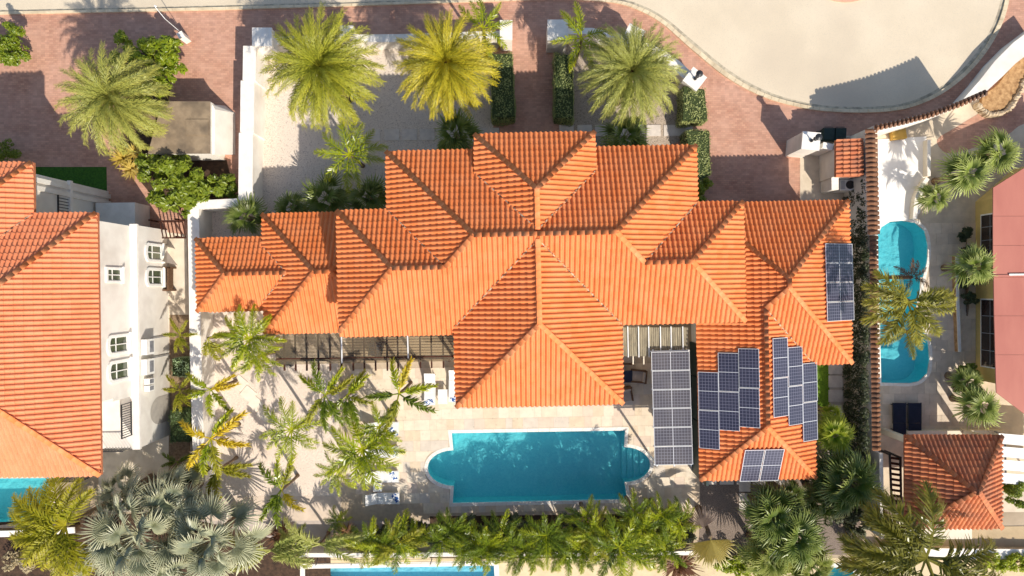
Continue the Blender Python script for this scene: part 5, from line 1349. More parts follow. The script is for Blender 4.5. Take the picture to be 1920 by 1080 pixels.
for x in (gx0+.35,gx1-.35):
    for y in (gy0+.35,gy1-.35):
        m=MB(); m.box(x-.15,x+.15,y-.15,y+.15,0,zg-.16); m.build('pillar', cream, gz, local=True)
m=MB(); m.box(gx0+.3,gx1-.3,gy0-1.3,gy0-.1,.03,1.0); o=m.build('counter', cream, gz, local=True)
m=MB(); m.prism(G([(1700,808),(1880,806),(1880,814),(1700,815)],.4),.03,.5); o=m.build('low_wall', cream); tag(o,'low cream wall along the top side of the tiled gazebo','wall')
sc_=empty('louvre_screen',(*W(1900,850)[:2],0),'four broad white louvre boards right of the tiled gazebo','screen')
for i in range(4):
    y=812+i*24.5; m=MB(); m.hexa([(*W(1872,y+20,1.6)[:2],1.45),(*W(1990,y+32,1.6)[:2],1.45),(*W(1990,y+10,1.6)[:2],1.6),(*W(1872,y,1.6)[:2],1.6)],
                                [(*W(1872,y+20,1.6)[:2],1.5),(*W(1990,y+32,1.6)[:2],1.5),(*W(1990,y+10,1.6)[:2],1.65),(*W(1872,y,1.6)[:2],1.65)]); m.build('board', clothw, sc_)
for x in (1884,1960): m=MB(); m.beam(W(x,812,1.4),W(x+2,908,1.4),.06,.08); m.build('rail', greym, sc_)
for p in ((1884,815),(1885,904),(1960,815),(1962,904)): w_=W(*p,1.3); m=MB(); m.box(w_.x-.04,w_.x+.04,w_.y-.04,w_.y+.04,0,1.36); m.build('post', greym, sc_)
gt=empty('slatted_gate',(*W(1678,900)[:2],0),'dark brown slatted gate standing left of the tiled gazebo','gate')
m=MB(); m.beam(W(1668,850,1.7),W(1672,944,1.7),.1,.08); m.beam(W(1688,856,1.7),W(1690,950,1.7),.1,.08); m.build('gate_frame', blackm, gt)
for i in range(9):
    m=MB(); m.beam(W(1669,858+i*10,1.65),W(1689,861+i*10,1.65),.14,.03); m.build('slat', darkwood, gt)
for p in ((1668,852),(1672,942),(1688,858),(1690,948)): w_=W(*p,1.6); m=MB(); m.box(w_.x-.05,w_.x+.05,w_.y-.05,w_.y+.05,0,1.66); m.build('post', blackm, gt)
wall_line('yard_wall',[(1652,850),(1654,950),(1656,1010)],.18,1.9,M('bluish_wall',lin((206,204,206)),lin((188,186,190)),scale=2),'pale narrow wall left of the dark slatted gate')
wall_line('yard_wall',[(1640,1036),(1780,1038),(1990,1040)],.5,.5,rockm,'broken pale stone edging under the coconut palm at lower right')

# ------------------------------------------------------------------ south neighbour edge
wall_line('south_wall',[(560,1041),(700,1041),(850,1040),(955,1040),(1300,1037)],.2,1.3,white,'low white wall between the palm hedge and the bottom pool')
fn=empty('wire_fence',(*W(760,1052)[:2],0),'dark thin fence with slanted posts above the bottom pool','fence')
m=MB(); m.beam(W(575,1058,1.1),W(960,1054,1.1),.02,.02); m.beam(W(575,1050,.5),W(960,1047,.5),.02,.02); m.build('rail', blackm, fn)
for x in (596,662,712,738,810,888,956,1028,1100):
    m=MB(); m.beam((W(x,1048).x,W(x,1048).y,0),(*W(x-4,1060,1.2)[:2],1.2),.05,.04); m.build('post', blackm, fn)
lw=wall_line('pool_side_wall',[(-30,1002),(60,1000),(140,994)],.3,.6,M('brown_wall',lin((110,86,62)),lin((84,64,48)),scale=3),'dark brown retaining wall under the left pool')
m=MB(); a=W(100,893,1.0); m.beam(W(100,900,1.0),W(160,899,1.0),.05,.9); o=m.build('glass_balustrade', M('smoked_glass',lin((70,66,74)),lin((60,56,64)),rough=.2)); tag(o,'dark balustrade strip below the left house roof corner','balustrade')
# ------------------------------------------------------------------ vegetation
def mesh_tv(name, vs, fs, tv, mat):
    me = bpy.data.meshes.new(name); me.from_pydata([tuple(v) for v in vs], [], fs); me.update(); me.materials.append(mat)
    a = me.attributes.new('tv','FLOAT','POINT'); a.data.foreach_set('value', tv); return me

def frond_mesh(name, mat, L=2.5, n=40, ll=.42, a0=20, droop=70, wid=.034, sweep=42, vee=18, ldroop=.35, stem=.16, nseg=9, seed=0, curl=0, ragged=.12, vjit=14, blunt=.25):
    r = random.Random(seed); vs=[]; fs=[]; tv=[]
    pts=[]; p=Vector((0,0,0)); a=R(a0); yaw=0
    for i in range(nseg+1):
        pts.append((p.copy(), a, yaw)); st=L/nseg
        p = p+Vector((math.cos(a)*math.cos(yaw)*st, math.cos(a)*math.sin(yaw)*st, math.sin(a)*st)); a -= R(droop)/nseg*(.5+1.0*i/nseg); yaw += R(curl)/nseg
    def at(t):
        f=t*nseg; i=min(int(f),nseg-1); q=pts[i][0].lerp(pts[i+1][0],f-i); d=(pts[i+1][0]-pts[i][0]).normalized(); return q,d
    # stem: three sided taper
    for i in range(nseg+1):
        q,d=pts[i][0],(pts[min(i+1,nseg)][0]-pts[max(i-1,0)][0]).normalized(); s_=d.cross(Vector((0,0,1))).normalized(); u=s_.cross(d); w=.03*(1-i/nseg)+.005
        vs += [q-s_*w, q+s_*w, q+u*w*.9]; tv += [.6]*3
    for i in range(nseg):
        b=i*3
        for k in range(3): fs.append((b+k,b+3+k,b+3+(k+1)%3,b+(k+1)%3))
    for j in range(n):
        t = stem + (1-stem)*(j+.5)/n
        q,d = at(min(t,.995)); side0=d.cross(Vector((0,0,1))).normalized(); up=side0.cross(d).normalized()
        prof = max(blunt, math.sin(math.pi*min(1,(.12+.88*(t-stem)/(1-stem)))**.75)**.6)
        for sg in (-1,1):
            l = ll*max(.25,prof)*r.uniform(1-ragged,1+ragged); sw=R(sweep+r.uniform(-9,9)+22*(t-.5)); vv=R(vee+r.uniform(-vjit,vjit))
            dir_ = (side0*sg*math.cos(sw)+d*math.sin(sw))*math.cos(vv)+up*math.sin(vv)
            w_ = d*(wid/2)
            m1 = q+dir_*l*.5; tip = q+dir_*l*(1-ldroop*.25)+Vector((0,0,-l*ldroop*r.uniform(.6,1.3)))
            b=len(vs); vs += [q-w_*.7,q+w_*.7,m1+w_,m1-w_,tip]; k=.45*t; tv += [k*.4,k*.4,k+.15,k+.15,min(1,k+.55)]
            fs += [(b,b+1,b+2,b+3),(b+3,b+2,b+4)]
    return mesh_tv(name, vs, fs, tv, mat)

def fan_mesh(name, mat, Rr=.9, nseg=30, span=290, pet=.8, seed=0, fold=.06, split=.42, droop=.4, cup=.25):
    r = random.Random(seed); vs=[]; fs=[]; tv=[]
    hub=Vector((pet,0,pet*.12))
    for i in range(4):
        q=Vector((pet*i/3,0,pet*.04*i)); w=.028-.004*i; vs += [q+Vector((0,-w,0)),q+Vector((0,w,0)),q+Vector((0,0,w))]; tv += [.7]*3
    for i in range(3):
        b=i*3
        for k in range(3): fs.append((b+k,b+3+k,b+3+(k+1)%3,b+(k+1)%3))
    for i in range(nseg):
        a=R(-span/2+span*(i+.5)/nseg); da=R(span/nseg)*.5
        rl=Rr*(.72+.28*math.cos(a*.55))*r.uniform(.82,1.08); rs=rl*split
        z=lambda rr,o=0: cup*rr*abs(math.sin(a*.5))-droop*(rr/Rr)**3*Rr+o
        c=lambda rr,an,o=0: hub+Vector((rr*math.cos(an),rr*math.sin(an),z(rr,o)))
        b=len(vs); rt=r.uniform(-.07,.07)
        vs += [hub.copy(), c(rs,a-da,-fold*.5), c(rs,a,fold*.5), c(rs,a+da,-fold*.5), c(rl*.8,a-da*.35+rt,-.01), c(rl*.8,a+da*.35+rt,-.01), c(rl,a+rt*2,-.05*r.random())]
        tv += [.1,.25,.35,.25,.7,.7,1.0]
        fs += [(b,b+1,b+2),(b,b+2,b+3),(b+1,b+4,b+2),(b+2,b+5,b+3),(b+2,b+4,b+5),(b+4,b+6,b+5)]
    return mesh_tv(name, vs, fs, tv, mat)

def trunk(t, base, top, r0, r1, mat=None, lean=.0):
    b=Vector(base); e=Vector(top); pts=[]; rads=[]; n=9
    for i in range(n+1):
        f=i/n; p=b.lerp(e,f); bow=math.sin(math.pi*f)*lean; p.x+=bow; pts.append(p); rads.append((r0+(r1-r0)*f)*(1.0+.07*(i%2))*(1.35 if i==0 else 1))
    m=MB(); m.tube(pts,rads,10); return m.build('trunk', mat or barkm, t, smooth=True)

FM = {}
def fmesh(key, fn, n=3):
    if key not in FM: FM[key] = [fn(s) for s in range(n)]
    return FM[key]
def put(t, me, name, loc, az_, el, sc=1.0, roll=0):
    o=bpy.data.objects.new(name, me); COL.objects.link(o); o.parent=t
    p=ROOTINV[t.name] @ Vector(loc)
    o.matrix_basis=Matrix.Translation(p) @ Matrix.Rotation(az_,4,'Z') @ Matrix.Rotation(-el,4,'Y') @ Matrix.Rotation(roll,4,'X') @ Matrix.Diagonal((sc,sc,sc,1))
    return o

def date_palm(px,py,z,rad,label,mi,n=112,seed=0):
    c=W(px,py,z); t=empty('date_palm',(c.x,c.y,0),label,'palm tree','date palms in the front gardens')
    trunk(t,(c.x,c.y,0),(c.x,c.y,z-.1),.3,.22); r=random.Random(seed)
    ms=fmesh(('date',mi),lambda s: frond_mesh('frond',date_leaf[mi],L=2.75,n=66,ll=.42,a0=12,droop=98,wid=.03,sweep=50,vee=10,vjit=30,blunt=.62,seed=40+s+mi*7,curl=(s-1)*16),4)
    k=rad/32*(1-z/H)/2.42
    for i in range(n):
        f=(i+.5)/n; el=R(76-106*f**.8+r.uniform(-9,9)); az_=i*2.39996+r.uniform(-.16,.16)
        sc=k*(.66+.37*min(1,f*2.2))*r.uniform(.96,1.03)
        put(t,ms[i%4],'frond',(c.x+.1*math.cos(az_),c.y+.1*math.sin(az_),z+.18*(1-f)),az_,el,sc,r.uniform(-.25,.25))
    m=MB(); m.cyl(c.x,c.y,z-.25,z+.1,.24,10,.14); m.build('crown_shaft', M('palm_heart',lin((150,110,70)),lin((110,78,50)),scale=12), t)
    return t

def feather_palm(px,py,z,rad,label,mat,angs,name='feather_palm',group='feather palms in the pebble garden',el=12,dens=26,base=None,ll=.36,droop=75,seed=0,wid=.05,cat='palm tree',tr=.07,els=None,mats=None,lens=None,shaft=True,plume=False):
    """angs: compass of the fronds as seen from above, degrees counter-clockwise from picture right"""
    c=W(px,py,z); b=W(*base) if base else Vector((c.x,c.y,0)); t=empty(name,(b.x,b.y,0),label,cat,group)
    trunk(t,(b.x,b.y,0),(c.x,c.y,z),tr*1.3,tr,lean=.05); r=random.Random(seed)
    k=rad/32*(1-z/H)
    for i,a in enumerate(angs):
        mt=(mats[i] if mats else mat); s=r.randrange(3)
        if plume: ms=fmesh(('plume',mt.name),lambda s: frond_mesh('frond',mt,L=1.6,n=60,ll=.37,a0=10,droop=62,wid=.062,sweep=52,vee=5,vjit=58,ldroop=.3,ragged=.2,seed=170+s,curl=(s-1)*14,blunt=.6))
        else: ms=fmesh(('feather',mt.name,dens,round(ll,2),droop,round(wid,2)),lambda s: frond_mesh('frond',mt,L=1.6,n=int(dens*1.5),ll=ll,a0=14,droop=droop,wid=wid*.8,sweep=44,vee=16,vjit=38,ldroop=.4,ragged=.2,seed=70+s,curl=(s-1)*18))
        e=els[i] if els else el+r.uniform(-10,14); ln=(lens[i] if lens else r.uniform(.88,1.05))
        put(t,ms[s],'frond',(c.x,c.y,z),R(a+r.uniform(-5,5)),R(e),k/1.38*ln,r.uniform(-.3,.3))
    return t

def fan_palm(px,py,z,rad,label,mat,n=16,group='fan palms',seed=0,cat='palm tree',tr=.14,pet=.75,Rr=.8,nseg=26,span=280,els=(62,-38),base=None,name='fan_palm'):
    c=W(px,py,z); b=W(*base) if base else Vector((c.x,c.y,0)); t=empty(name,(b.x,b.y,0),label,cat,group); trunk(t,(b.x,b.y,0),(c.x,c.y,z),tr*1.2,tr); r=random.Random(seed)
    ms=fmesh(('fan',mat.name,pet,Rr,nseg,span),lambda s: fan_mesh('leaf',mat,Rr=Rr,nseg=nseg,span=span,pet=pet,seed=90+s))
    k=rad/32*(1-z/H)/(pet+Rr*.92)
    for i in range(n):
        f=(i+.5)/n; el=els[0]+(els[1]-els[0])*f+r.uniform(-8,8)
        put(t,ms[i%3],'leaf',(c.x,c.y,z+.1*(1-f)),i*2.39996+r.uniform(-.3,.3),R(el),k*(.62+.42*f)*r.uniform(.85,1.1),r.uniform(-.9,.9))
    return t

def foliage(lobes, n, size, mat, seed=0, shell=.55, up=.35, split_=False):
    """leaf faces scattered through lobes (x,y,z,rx,ry,rz)"""
    r=random.Random(seed); vs=[]; fs=[]; tv=[]
    if split_:
        lobes=[(l[0]+l[3]*.75*q*math.cos(a),l[1]+l[4]*.75*q*math.sin(a),l[2]+r.uniform(-.5,.55)*l[5],l[3]*s_,l[4]*s_,l[5]*.45) for l in lobes for a,q,s_ in [(r.uniform(0,6.3),r.uniform(.1,1)**.6,r.uniform(.26,.42)) for _ in range(11)]]
    wsum=[l[3]*l[4] for l in lobes]; tot=sum(wsum)
    for l,w in zip(lobes,wsum):
        for _ in range(int(n*w/tot)):
            while True:
                d=Vector((r.uniform(-1,1),r.uniform(-1,1),r.uniform(-.6,1)))
                if .15<d.length<=1: break
            rr=d.length; d=d/rr; rr=rr**(shell)
            rr*= .86+.22*math.sin(5*math.atan2(d.y,d.x)+l[0]*3)*.5
            p=Vector((l[0]+d.x*l[3]*rr,l[1]+d.y*l[4]*rr,max(.05,l[2]+d.z*l[5]*rr)))
            nrm=(d*r.uniform(.2,1)+Vector((r.uniform(-.8,.8),r.uniform(-.8,.8),up+r.uniform(0,.7)))).normalized()
            a=nrm.cross(Vector((r.uniform(-1,1),r.uniform(-1,1),r.uniform(-1,1)))).normalized(); b=nrm.cross(a); s=size*r.uniform(.6,1.25)
            k=len(vs); vs += [p-a*s, p-b*s*.42+nrm*s*.12, p+a*s, p+b*s*.42+nrm*s*.12]; tv += [r.random()*.4]*4; fs += [(k,k+1,k+2,k+3)]
    return vs,fs,tv
def shrub(name,px,py,lobes,n,size,mat,label,cat='shrub',group=None,seed=0,stem=True,shell=.55):
    """lobes in picture px: (px,py,z,r_px,r_height)"""
    c=W(px,py); t=empty(name,(c.x,c.y,0),label,cat,group)
    lb=[]
    for (x,y,z,rp,rz) in lobes:
        w=W(x,y,z); k=rp/32*(1-z/H); lb.append((w.x,w.y,z,k,k,rz))
    vs,fs,tv=foliage(lb,n,size,mat,seed,shell,split_=True)
    inv=ROOTINV[t.name]; me=mesh_tv('crown',[inv@Vector(v) for v in vs],fs,tv,mat)
    o=bpy.data.objects.new('crown',me); COL.objects.link(o); o.parent=t; o['kind']='stuff'
    m=MB()
    for l in lb:
        m.tube([(c.x+(l[0]-c.x)*.2,c.y+(l[1]-c.y)*.2,0),(c.x+(l[0]-c.x)*.6,c.y+(l[1]-c.y)*.6,l[2]*.5),(l[0],l[1],l[2])],[.05,.04,.02],6)
    m.build('stem',barkm,t); return t
def hedge(name,quad,h,n,size,mat,label,seed=0,core=None):
    q=[W(x,y,h) for x,y in quad]; c=sum(q,Vector())/4; t=empty(name,(c.x,c.y,0),label,'hedge','clipped hedges')
    r=random.Random(seed); inv=ROOTINV[t.name]
    sh=[(p.x+(c.x-p.x)*.04,p.y+(c.y-p.y)*.04) for p in q]
    m=MB(); m.prism(sh,0,h-.06); m.build('twig_core', core or M('hedge_core',lin((70,82,44)),lin((50,60,32)),scale=9,bump=1,bscale=30), t)
    vs=[];fs=[];tv=[]
    P=[(p.x,p.y) for p in q]; per=[math.dist(P[i],P[(i+1)%4]) for i in range(4)]
    area=abs(sum(P[i][0]*P[(i+1)%4][1]-P[(i+1)%4][0]*P[i][1] for i in range(4)))/2; side=sum(per)*h
    for _ in range(n):
        if r.random()<area/(area+side):
            u,v=r.random(),r.random(); p=(q[0]*(1-u)+q[1]*u)*(1-v)+(q[3]*(1-u)+q[2]*u)*v; p=Vector((p.x,p.y,h-.05+r.uniform(-.06,.07))); nn=Vector((0,0,1))
            e=min(u,1-u)*per[0]; e2=min(v,1-v)*per[1]
            if min(e,e2)<.12: p.z-=.06
        else:
            i=r.choices(range(4),per)[0]; u=r.random(); a,b=q[i],q[(i+1)%4]; p=a.lerp(b,u); nn=Vector((b.y-a.y,-(b.x-a.x),0)).normalized()
            if nn.dot(p-c)<0: nn=-nn
            p=Vector((p.x,p.y,r.uniform(.05,h)))+nn*r.uniform(-.06,.06)
        p=p+Vector((p.x-c.x,p.y-c.y,0))*.05*math.sin(p.x*3.1+p.y*4.3)+Vector((0,0,.05*math.sin(p.x*5.3)*math.sin(p.y*3.7)))
        if r.random()<.02: p.z+=r.uniform(.03,.16)
        nrm=(nn+Vector((r.uniform(-.8,.8),r.uniform(-.8,.8),r.uniform(-.2,.8)))).normalized(); a=nrm.cross(Vector((r.uniform(-1,1),r.uniform(-1,1),.3))).normalized(); b=nrm.cross(a); s=size*r.uniform(.6,1.2)
        k=len(vs); vs += [inv@x for x in (p-a*s,p-b*s*.5,p+a*s,p+b*s*.5)]; tv += [r.random()*.5]*4; fs.append((k,k+1,k+2,k+3))
    me=mesh_tv('foliage',vs,fs,tv,mat); o=bpy.data.objects.new('foliage',me); COL.objects.link(o); o.parent=t; o['kind']='stuff'

# front date palms
date_palm(602,128,5.4,104,'leftmost of the three date palms in the white gravel garden, green crown',0,seed=1)
date_palm(836,120,5.3,94,'yellow tipped date palm in the middle, left of the front drive',1,seed=2)
date_palm(1184,136,5.0,92,'olive date palm right of the front drive with brown centre',2,seed=3)
date_palm(213,186,5.3,94,'grey green date palm among red paving near the shed',3,seed=4)
# feather palms at the front
fg='feather palms beside the front drive'
feather_palm(905,52,4.6,58,'tall feather palm rising above the middle date palm by the drive',areca_g,[88,40,5,-35,-75,150,115],group=fg,seed=5)
feather_palm(1090,72,4.2,60,'five frond feather palm over the white drive pillar',areca_g,[128,92,15,-40,-120,195,-75],group=fg,seed=6)
feather_palm(655,290,3.4,66,'bright feather palm in the gravel garden left of the roof',areca_g,[105,150,178,35,60,-60,-100,-20,-140,80,10],group=fg,seed=7,dens=22,ll=.42)
hg='shaded plants along the north wall of the villa'
for i,(x,y,r_,lb,sd_) in enumerate(((612,372,52,'dark fan palm in shade under the bright feather palm',1),(462,408,44,'lit fan palm above the lowest west roof',2),(855,252,52,'dark spiky palm left of the entrance roof',3),(1170,258,52,'dark spiky palm right of the entrance roof',4),(690,368,48,'deep shaded fan palm in the corner of the roofs',5),(548,388,34,'small fan palm above the low west roof',6))):
    fan_palm(x,y,1.7,r_*1.1,lb,fan_green,n=14,group=hg,seed=sd_,pet=.4,Rr=.8,nseg=15,span=150,els=(58,-15))
# pebble garden
pgp='feather palms in the pebble garden'
A=feather_palm
A(468,636,3.6,60,'dense bright double headed palm at the roof corner',areca_g,[100,75,130,165,190,215,240,-95,-70,-40,-15,10,35,55,150,-120],seed=11,dens=30)
A(486,668,3.0,46,'lower head of dense palms just left of the pergola',areca_g,[-90,-50,-10,30,180,220,-130],seed=12)
A(390,634,3.4,46,'thin palm with a few olive fronds on the boundary wall side',areca_o,[-120,-65,-80,20],plume=True,seed=13,els=[-25,-35,-20,5])
A(395,730,3.4,48,'small green palm with two golden fronds near the boundary wall',areca_g,[150,205,-95,-45,32,8],plume=True,seed=14,mats=[areca_g,areca_g,areca_g,areca_g,areca_y,areca_y],els=[8]*6)
A(395,822,3.8,66,'golden yellow palm by the boundary wall',areca_y,[158,55,35,-15,-75,-105,-130],plume=True,seed=15,mats=[areca_y,areca_g,areca_y,areca_y,areca_o,areca_g,areca_y],els=[6]*7)
A(408,880,2.6,56,'low olive palm under the golden palm',areca_o,[10,-10,-95,-120,180],plume=True,seed=16,els=[2]*5)
A(610,740,4.0,58,'left one of two crossing palms in the middle of the pebble garden',areca_g,[140,110,50,25,-55,-90,-125],plume=True,seed=17,mats=[areca_g,areca_d,areca_g,areca_o,areca_d,areca_d,areca_o])
A(650,742,3.8,52,'right one of two crossing palms in the middle of the pebble garden',areca_d,[60,40,-15,-55,-95,-130],plume=True,seed=18,mats=[areca_g,areca_g,areca_o,areca_d,areca_d,areca_g])
A(748,738,4.2,64,'tidy six frond palm below the pergola edge',areca_g,[95,72,22,-32,-100,190],plume=True,seed=19,mats=[areca_g,areca_y,areca_g,areca_d,areca_o,areca_d],els=[8]*6)
A(546,806,3.4,60,'pale green drooping palm left of the path stones end',areca_g,[95,75,150,185,215,-110,-80,-50,-20,15,40],seed=20,dens=24,ll=.42)
A(680,842,3.0,70,'largest many-headed green palm clump beside the loungers',areca_g,[50,30,5,-15,-35,-55,-80,-105,-130,205,180,150,110],seed=21,dens=30,ll=.46)
A(712,800,3.4,50,'arching upper head of the largest palm clump',areca_g,[62,40,200,225,-30,-70,175,100],seed=22,dens=30,ll=.42)
A(634,882,2.4,44,'lower left head of the palms beside the loungers',areca_g,[160,190,215,-110,-80,-50,110],seed=23)
A(528,918,2.8,58,'sparse palm at the terrace edge with one golden frond',areca_d,[130,100,70,-45,-100,-125],plume=True,seed=24,mats=[areca_d,areca_g,areca_o,areca_y,areca_d,areca_d])
sg='small plants in the strip left of the boundary wall'
A(338,628,1.8,30,'small olive palm highest in the strip beside the boundary wall',areca_o,[120,60,-60,-110,180,0,-85],group=sg,plume=True,seed=25)
A(338,732,1.8,34,'small olive palm between variegated shrub and clipped bush',areca_o,[120,60,-60,-110,180,0,-85],group=sg,plume=True,seed=26)
A(334,866,1.4,32,'dark sparse shrub palm at the foot of the boundary wall',areca_d,[150,30,-60,-110,190],group=sg,plume=True,seed=27)
varl=M_leaf('variegated_leaf',lin((150,176,124)),lin((200,212,180)),transl=.15)
hedge('clipped_bush',[(322,672),(354,672),(354,706),(322,706)],1.1,1800,.05,varl,'pale variegated clipped bush in the strip by the boundary wall',1)
hedge('clipped_bush',[(318,769),(355,769),(355,830),(318,830)],1.3,2600,.05,hedge_dk,'bright edged dark green square bush in the strip by the boundary wall',2)
hedge('clipped_bush',[(321,896),(352,896),(352,916),(321,916)],.9,900,.05,ivym,'small dark bush at the lower end of the strip',3)
# hedges and shrubs at the front
hedge('hedge',[(922,98),(960,98),(966,220),(922,222)],1.6,5200,.055,hedge_l,'clipped hedge on the left of the front drive, mostly in shade',4)
hedge('hedge',[(1040,100),(1074,100),(1076,222),(1041,222)],1.6,4800,.055,hedge_l,'clipped hedge on the right of the front drive',5)
hedge('hedge',[(1282,160),(1322,166),(1328,222),(1318,228),(1280,227)][:2]+[(1328,226),(1280,227)],1.5,3000,.055,hedge_l,'short clipped hedge directly below the diamond pillar',6)
hedge('hedge',[(1285,244),(1331,243),(1333,328),(1304,345)],1.5,4200,.055,hedge_l,'long clipped hedge between the roof corner and garage drive',7)
shrub('shrub',1318,352,[(1318,350,.8,20,.7),(1314,368,.7,14,.6)],1500,.09,shrub_d,'small leafy bush at the lower end of the garage hedge',seed=8)
shrub('shrub',22,85,[(8,88,1.3,38,1.0),(24,68,1.3,24,.9),(22,104,1.3,25,.9),(36,86,1.2,14,.8)],5200,.09,shrub_l,'rounded bright green bush cut by the left edge of the photo',seed=9)
shrub('shrub',10,285,[(8,285,.9,26,.7)],1500,.07,shrub_d,'dark bush in shade above the left roof corner',seed=10)
shrub('leafy_tree',278,130,[(262,100,2.2,30,.9),(300,92,2.2,32,.9),(318,120,2.0,26,.8),(285,140,2.2,34,.9),(310,158,1.8,26,.8),(232,75,2.2,18,.5),(225,112,1.8,18,.6),(265,175,1.6,24,.7),(322,80,2.0,18,.7)],7000,.14,shrub_l,'loose bright green tree between the date palm and small lamp pillar','tree',seed=11,shell=.7)
shrub('leafy_tree',330,345,[(290,320,2.0,36,.9),(335,325,2.2,38,.9),(372,345,2.0,34,.8),(310,358,2.1,36,.8),(350,368,2.0,32,.8),(398,350,1.6,24,.6),(268,300,1.6,18,.5),(352,398,1.5,12,.5),(330,378,1.9,24,.6),(345,296,1.6,24,.5)],7500,.15,shrub_d,'big glossy leafy tree between shed and white boundary wall','tree',seed=12,shell=.7)
shrub('shrub',427,352,[(427,345,1.0,20,.7),(436,362,.9,14,.6),(412,362,.9,16,.6)],2200,.1,shrub_d,'dark low bush in the corner of the white garden walls',seed=13)
def bromeliad(px,py,rad,label,mat,n=34,seed=0,group=None,name='spiky_plant'):
    c=W(px,py,.4); t=empty(name,(c.x,c.y,0),label,'plant',group); r=random.Random(seed)
    k=rad/32; m0=[]
    vs=[];fs=[];tv=[]
    for i in range(n):
        a=i*2.4+r.uniform(-.2,.2); el=R(r.uniform(15,75)); L_=k*r.uniform(.8,1.15)/math.cos(el*.6); w=.045
        d=Vector((math.cos(a),math.sin(a),0)); s_=Vector((-d.y,d.x,0)); b=len(vs)
        p0=Vector((0,0,.15)); p1=p0+d*L_*.5*math.cos(el)+Vector((0,0,L_*.5*math.sin(el))); p2=p1+d*L_*.5*math.cos(el*.3)+Vector((0,0,L_*.15))
        vs+=[p0-s_*w,p0+s_*w,p1+s_*w*1.1,p1-s_*w*1.1,p2]; tv+=[0,0,.5,.5,1]; fs+=[(b,b+1,b+2,b+3),(b+3,b+2,b+4)]
    me=mesh_tv('leaves',vs,fs,tv,mat); o=bpy.data.objects.new('leaves',me); COL.objects.link(o); o.parent=t; o['kind']='stuff'
    m=MB(); m.cyl(c.x,c.y,0,.3,.07,8); m.build('stem',barkm,t)
for i,(x,y,r_,lb) in enumerate(((232,298,26,'yellow spiky plant left of the shed, touching the date palm'),(247,318,24,'lower yellow spiky plant beside the big leafy tree'),(252,284,18,'small yellow spiky plant between palm crown and shed'))): bromeliad(x,y,r_,lb,croton,60,seed=i,group='yellow spiky plants')
# bottom left
bl='palms in the bottom left corner'
A(122,985,4.2,92,'yellow green feather palm left of the silver fan palms',M_leaf('golden_green_frond',lin((106,120,22)),lin((150,152,30)),tip=lin((206,190,50))),[178,160,200,140,215,120,232,100,-112,80,-95,60,-75,188,150,-60],group=bl,seed=31,dens=46,ll=.5,tr=.14,cat='palm tree',wid=.045)
sfp='silver fan palms in the bottom left corner'
FP=fan_palm
sil=dict(mat=fan_silver,group=sfp,pet=.95,Rr=.8,nseg=30,span=250,tr=.2,name='silver_fan_palm')
FP(262,1000,3.9,128,'largest silver fan palm beside the yellow green palm',n=26,seed=32,**sil)
FP(398,1010,3.8,110,'silver fan palm nearest the sparse terrace palm',n=24,seed=33,**sil)
FP(322,935,3.2,78,'darker silver fan palm highest in the cluster',n=18,seed=34,**sil)
FP(232,925,2.9,62,'small silver fan palm next to the left house wall foot',n=15,seed=35,**sil)
FP(330,1070,3.4,92,'silver fan palm cut by the bottom edge',n=20,seed=36,**sil)
FP(190,1060,2.8,70,'silver fan palm with drooping leaves at the bottom edge',n=18,seed=37,**sil)
# bottom strip
bs='plants between the lower terrace and bottom pool'
A(508,1032,1.8,80,'long pale green arching palm clump along the bottom edge',M_leaf('pale_frond',lin((120,140,60)),lin((160,166,80)),tip=lin((204,200,120))),[10,25,-5,160,180,200,40,-20],group=bs,seed=41,dens=34,ll=.36)
A(600,1020,1.8,84,'low pale palm lying towards the bottom pool',MATS['pale_frond'],[8,25,170,190,-10,150],group=bs,seed=42,dens=34,ll=.36)
bromeliad(528,1002,34,'dark reddish spiky plant at the lower terrace edge',redleaf,60,seed=43,group='reddish spiky plants')
bromeliad(650,1000,30,'reddish spiky plant left of the palm hedge',redleaf,50,seed=44,group='reddish spiky plants')
ph='clumping palms forming the hedge south of the pool'
hp=[(632,966,28,1.4,'small dark palm at the left start of the hedge'),(694,1012,52,2.3,'first full palm of the hedge, left of the gap'),(748,1006,58,2.3,'second full palm of the hedge, left of the gap'),(772,997,35,1.8,'short palm right before the hedge gap'),
    (848,986,49,2.5,'first palm right of the hedge gap'),(893,1018,54,2.5,'second palm right of the hedge gap'),(938,990,48,2.7,'hedge palm below the pool left of its middle'),(982,1022,48,2.7,'hedge palm below the middle of the pool'),
    (1024,994,57,3.1,'bright hedge palm with an upright head below the pool middle'),(1068,1024,48,3.1,'hedge palm left of the tallest hedge palm'),(1112,988,52,3.5,'hedge palm with long curved fronds under the pool steps'),(1160,1016,72,3.9,'tallest bright hedge palm below the pool corner'),
    (1206,982,52,3.4,'hedge palm right of the tallest one'),(1248,1012,49,3.1,'dark palm at the right end of the hedge'),(1274,968,44,2.8,'small dark palm behind the right hedge end')]
for i,(x,y,r_,z_,lb) in enumerate(hp):
    rr=random.Random(500+i); n_=11; pal_=rr.choice([[areca_g,areca_g,areca_d],[areca_d,areca_d,areca_g],[areca_g,areca_d,areca_o],[areca_d,areca_g,areca_d]])
    A(x,y+10,z_*.84,r_*.93,lb,areca_g if i%3 else areca_d,[(j*360/n_+rr.uniform(-12,12)) for j in range(n_)],group=ph,seed=50+i,dens=26,ll=.42,els=[rr.uniform(-12,40) for _ in range(n_)],mats=[rr.choice(pal_) for _ in range(n_)])
